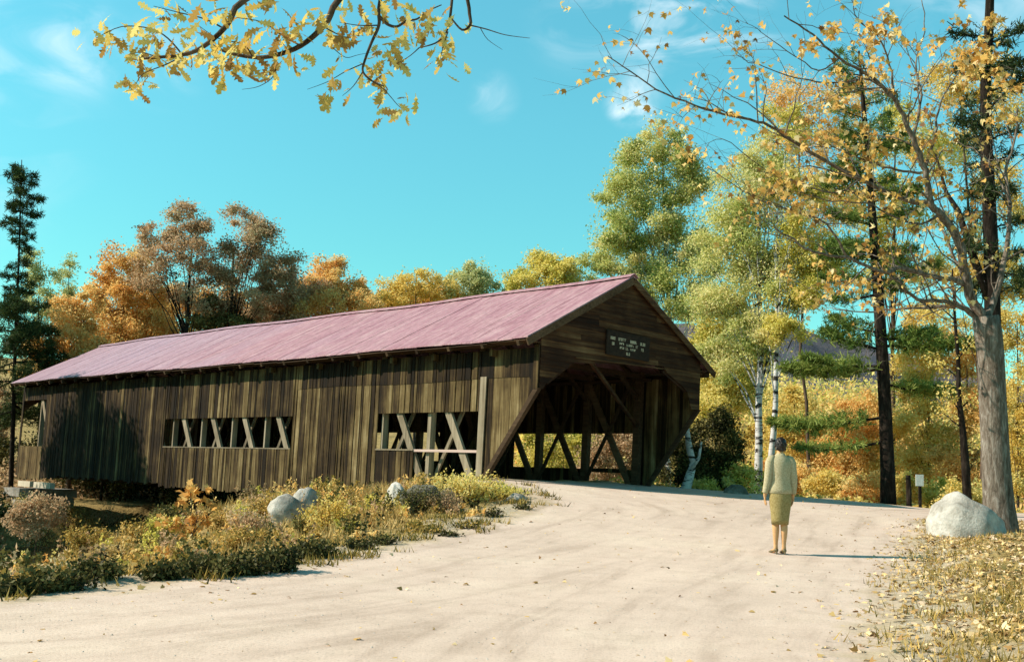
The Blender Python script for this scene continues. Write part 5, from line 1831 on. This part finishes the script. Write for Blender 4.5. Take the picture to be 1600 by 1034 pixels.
# the orange sapling against the dark gap under the bridge
g = on_ground(300, 856, 8)
mpx = g.y / FPX
root = empty('sapling', g, 'leggy maple sapling with big orange leaves against the dark gap under the bridge', 'sapling')
tb = MB()
LV = Leaves()
for pts in (((300, 838), (296, 815), (300, 790), (297, 765)), ((300, 838), (308, 810), (305, 785), (318, 775)), ((300, 835), (318, 812), (335, 795), (333, 772), (325, 765)),
            ((298, 835), (285, 820), (272, 815), (262, 812)), ((300, 820), (322, 805), (330, 800))):
    Q = [at(x, y, g.y + rng.uniform(-.1, .1)) for x, y in pts]
    tb.tube(Q, [.014 * (1 - .6 * i / (len(Q) - 1)) for i in range(len(Q))], 5, .5, False)
for px, py, n_ in ((298, 765, 9), (306, 762, 8), (290, 778, 8), (284, 783, 5), (300, 772, 7), (325, 768, 4), (320, 784, 6), (330, 790, 5), (342, 793, 5), (318, 803, 9), (326, 808, 7), (306, 806, 8), (297, 812, 8), (300, 825, 9),
                   (290, 828, 8), (272, 812, 8), (262, 815, 7), (280, 820, 6), (312, 818, 7), (250, 812, 5), (287, 838, 7), (330, 772, 3)):
    P = np.array(at(px, py, g.y)) + rng.normal(size=(n_, 3)) * .055
    LV.add(P, rng.uniform(.11, .17, n_), .42 + .18 * rng.normal(size=n_), rng.normal(size=(n_, 3)) * .8 + np.array([0, -.2, -.3]))
tb.build('stems', M_bark_brown, root)
LV.build('foliage', ORG, root, MAPLE, up=.1)
# two dry stalks
for px, py, hh, lb in ((203, 822, 36, 'thin dry seed stalk left of its taller twin against the dark'), (220, 822, 42, 'taller dry seed stalk standing against the dark gap')):
    bank_bush(lb, px, py, 5, hh, BRN, 90, .04, (.9, .1), stems=3, name='plant')

# ------------------------------------------------------------------ small white sign beyond the road
sr = empty('road_sign', foot(*base_at(1438, 30)), 'small white square sign on a dark post behind the boulder', 'sign')
pm = MB()
pb_ = at(1438, 795, 30)
pm.beam((pb_.x, 30.0, pb_.z - .4), at(1437, 742, 30), .07, .07, .3, side=(0, 1, 0))
pm.build('post', M_bark_dark, sr)
pm = MB()
c = at(1437, 750, 29.93)
pm.hexa([(c.x + a * .11, c.y + b, c.z + d_ * .16) for d_ in (-1, 1) for a, b in ((-1, -.012), (1, -.012), (1, .012), (-1, .012))])
pm.build('panel', surf('white_sign_paint', lambda nt: (ramp(nt, noise(nt, N(nt, 'ShaderNodeNewGeometry').outputs[0], 22, 4, 0.6), [(0.3, (0.55, 0.55, 0.5)), (0.7, (0.75, 0.75, 0.7))]), None)), sr)
st = MB()
p_ = foot(*base_at(1420, 30.5), -.3)
st.tube([p_, at(1420, 770, 30.5), at(1419, 742, 30.5)], [.08, .075, .065], 9)
tag(st.build('wooden_post', M_bark_dark, pos=p_), 'short dark stump of a post left of the white sign', 'post')

# ------------------------------------------------------------------ the woman
WX, WY = 3.96, 15.37
wz = float(hgt(WX, WY)) + .006
HEAD = R(6)                        # turned a little to her left, towards the portal


def W(x, y, z):
    c_, s_ = math.cos(HEAD), math.sin(HEAD)
    x *= 0.92
    return Vector((WX + x * c_ - y * s_, WY + x * s_ + y * c_, wz + z))


person = empty('person', (WX, WY, wz), 'woman in an olive skirt suit standing on the road, seen from behind', 'person')


def flat_mat(name, c, c2=None, rough=.8, spec=.2, sc=30):
    return surf(name, lambda nt: (ramp(nt, noise(nt, N(nt, 'ShaderNodeNewGeometry').outputs[0], sc, 5, .65), [(.35, c), (.65, c2 or c)]), None), rough, spec)


M_skin = flat_mat('skin', (.50, .27, .12), (.58, .33, .16), .55, .3)
M_jack = flat_mat('olive_tweed', (.30, .25, .14), (.49, .43, .29), .95, .1, 60)
M_skirt = flat_mat('olive_wool', (.22, .165, .06), (.35, .275, .125), .95, .1, 50)
M_hair = flat_mat('dark_hair', (.006, .004, .004), (.02, .013, .01), .45, .4, 90)
M_shoe = flat_mat('olive_leather', (.10, .07, .03), (.16, .12, .05), .4, .5)


def skin_body():
    me = bpy.data.meshes.new('body')
    V, E_, Rr = [], [], []

    def add(p, r, prev=None):
        V.append(p)
        Rr.append(r)
        if prev is not None:
            E_.append((prev, len(V) - 1))
        return len(V) - 1
    pel = add((0, 0, .90), (.135, .10))
    w_ = add((0, 0, 1.05), (.115, .085), pel)
    ch = add((0, .0, 1.22), (.135, .095), w_)
    sh = add((0, -.01, 1.36), (.10, .075), ch)
    nk = add((0, .0, 1.42), (.052, .052), sh)
    n2 = add((0, .008, 1.475), (.050, .052), nk)
    h1 = add((0, .03, 1.51), (.058, .068), n2)
    h2 = add((0, .022, 1.565), (.070, .088), h1)
    h3 = add((0, .01, 1.61), (.066, .082), h2)
    add((0, .0, 1.638), (.038, .045), h3)
    add((0, .125, 1.545), (.010, .010), h2)            # nose
    for sx in (-1, 1):
        s1 = add((sx * .12, -.01, 1.355), (.055, .055), sh)
        s2 = add((sx * .175, -.01, 1.325), (.050, .050), s1)
        e1 = add((sx * .205, -.02, 1.08), (.037, .037), s2)
        if sx < 0:
            wr = (-.235, .02, .855)
        else:
            wr = (.225, .03, .85)
        wv = add(wr, (.024, .028), e1)
        pm_ = add((wr[0] - sx * .003, wr[1] + .012, wr[2] - .055), (.020, .038), wv)
        kn = add((wr[0] - sx * .005, wr[1] + .016, wr[2] - .085), (.015, .036), pm_)
        for fi, (fy, fl) in enumerate(((.028, .066), (.010, .074), (-.008, .070), (-.024, .054))):
            a = add((wr[0] - sx * .006, wr[1] + .016 + fy, wr[2] - .098), (.0095, .0095), kn)
            b = add((wr[0] - sx * .012, wr[1] + .016 + fy * 1.1, wr[2] - .098 - fl * .5), (.0085, .0085), a)
            add((wr[0] - sx * .026, wr[1] + .016 + fy * 1.05, wr[2] - .098 - fl), (.0075, .0075), b)
        a = add((wr[0] - sx * .012, wr[1] + .045, wr[2] - .058), (.011, .011), pm_)
        add((wr[0] - sx * .016, wr[1] + .062, wr[2] - .095), (.009, .009), a)
        # legs: near together, the left one slightly ahead
        hx = sx * .075
        l0 = add((hx, 0, .84), (.088, .092), pel)
        fy = .02 if sx < 0 else -.015
        kx = sx * .062
        l1 = add((kx, .015 + fy, .48), (.052, .056), l0)
        l2 = add((kx * .98, -.012 + fy, .34), (.050, .054), l1)
        l3 = add((kx * .95, fy, .13), (.029, .031), l2)
        l4 = add((kx * .95, fy - .01, .065), (.030, .036), l3)
        l5 = add((kx * 1.1, fy + .07, .035), (.032, .022), l4)
        add((kx * 1.3, fy + .15, .022), (.026, .014), l5)
    me.from_pydata([W(*p) - Vector((WX, WY, wz)) for p in V], E_, [])
    o = bpy.data.objects.new('body', me)
    link(o, person)
    sk = o.modifiers.new('skin', 'SKIN')
    sk.use_smooth_shade = True
    sk.branch_smoothing = .3
    for i, r in enumerate(Rr):
        me.skin_vertices[0].data[i].radius = r
    me.skin_vertices[0].data[0].use_root = True
    sb_ = o.modifiers.new('sub', 'SUBSURF')
    sb_.levels = sb_.render_levels = 2
    dg = bpy.context.evaluated_depsgraph_get()
    me2 = bpy.data.meshes.new_from_object(o.evaluated_get(dg))
    o.modifiers.clear()
    o.data = me2
    me2.materials.clear()
    me2.materials.append(M_skin)
    for p in me2.polygons:
        p.use_smooth = True
    return o


body = skin_body()


def ell(cx, cy, z, rx, ry, n=28, amp=0.0, fr=5, tilt=0.0, ph=0.0):
    return [W(cx + math.cos(a) * rx * (1 + amp * math.sin(a * fr + z * 3 + ph)), cy + math.sin(a) * ry * (1 + amp * math.sin(a * fr + z * 3 + ph)), z + tilt * math.cos(a))
            for a in (2 * math.pi * k / n for k in range(n))]


jm = MB()
jm.rings([ell(0, -.002, .865, .178, .128, amp=.012), ell(0, -.002, .868, .186, .134, amp=.012), ell(0, -.002, .93, .183, .13, amp=.01), ell(0, 0, 1.02, .168, .118, amp=.02, fr=4), ell(0, 0, 1.10, .165, .115, amp=.02, fr=4),
          ell(0, 0, 1.20, .175, .122, amp=.012), ell(0, -.005, 1.29, .180, .118, amp=.01), ell(0, -.008, 1.345, .172, .100), ell(0, -.008, 1.385, .135, .082), ell(0, -.003, 1.415, .082, .070), ell(0, 0, 1.437, .062, .062), ell(0, 0, 1.442, .055, .055)])
for sx in (-1, 1):
    hx, hy = (-.235, .02) if sx < 0 else (.225, .03)
    pts = [W(sx * .10, -.01, 1.375), W(sx * .15, -.012, 1.355), W(sx * .178, -.015, 1.30), W(sx * .192, -.02, 1.20), W(sx * .206, -.025, 1.09), W(sx * .215, -.01, .99), W(hx * .99, hy - .008, .885), W(hx, hy - .004, .868), W(hx, hy - .004, .872)]
    jm.tube(pts, [.045, .062, .066, .060, .056, .052, .044, .045, .034], 16)
    jm.tube([W(sx * .04, .0, 1.43), W(sx * .03, .055, 1.40)], [.018, .014], 8)
jk = jm.build('jacket', M_jack, person, smooth=True)
sm = MB()
sm.rings([ell(0, 0, .425, .128, .098, amp=.02, fr=3), ell(0, 0, .422, .134, .103, amp=.02, fr=3), ell(0, 0, .50, .140, .108, amp=.022, fr=3), ell(.002, 0, .60, .152, .116, amp=.018, fr=3), ell(.002, -.004, .72, .170, .126, amp=.014, fr=4),
          ell(0, -.006, .82, .176, .130, amp=.01), ell(0, -.003, .90, .168, .12), ell(0, 0, .98, .14, .10)])
sm.build('skirt', M_skirt, person, smooth=True)
hm = MB()
rg = []
for z, rx, ry, cy in ((1.470, .030, .022, -.045), (1.485, .060, .045, -.035), (1.51, .078, .062, -.028), (1.54, .085, .078, -.018), (1.58, .088, .088, -.008), (1.615, .082, .085, -.006), (1.645, .064, .066, -.008), (1.664, .035, .036, -.01), (1.670, .008, .01, -.01)):
    n_ = 26
    rg.append([W(math.cos(a) * rx * (1 + .05 * math.sin(5 * a + z * 60)), cy + math.sin(a) * ry * (1 + .05 * math.sin(7 * a + z * 40)), z + .004 * math.sin(9 * a)) for a in (2 * math.pi * k_ / n_ for k_ in range(n_))])
hm.rings(rg)
for k_ in range(34):
    a_ = rng.uniform(0, 6.28)
    z_ = rng.uniform(1.50, 1.66)
    w_r = .086 * math.sqrt(max(.05, 1 - ((z_ - 1.575) / .10) ** 2))
    p_a = W(math.cos(a_) * w_r * .96, -.012 + math.sin(a_) * w_r * .96, z_)
    p_b = W(math.cos(a_ + .5) * (w_r + .008), -.012 + math.sin(a_ + .5) * (w_r + .010), z_ - rng.uniform(.02, .05))
    hm.tube([p_a, (p_a + p_b) / 2 + Vector((0, 0, .006)), p_b], [.010, .014, .004], 5)
hm.build('hair', M_hair, person, smooth=True)
for sx in (-1, 1):
    fy = .02 if sx < 0 else -.015
    kx = sx * .062
    sh_ = MB()
    rg = []
    for y, rx, z0_, z1_, ox in ((-.052, .024, .030, .085, .95), (-.03, .034, .030, .085, .95), (.02, .034, .030, .058, 1.0), (.07, .040, .010, .050, 1.1), (.12, .040, .002, .042, 1.22), (.165, .028, .002, .030, 1.32), (.185, .010, .004, .016, 1.35)):
        cz = (z0_ + z1_) / 2
        rg.append([W(kx * ox + math.cos(a) * rx, fy + y, cz + math.sin(a) * (z1_ - z0_) / 2) for a in (2 * math.pi * k_ / 12 for k_ in range(12))])
    sh_.rings(rg)
    sh_.tube([W(kx * .95, fy - .04, .05), W(kx * .95, fy - .044, .0)], [.016, .010], 8)
    sh_.build('shoe', M_shoe, person, smooth=True)
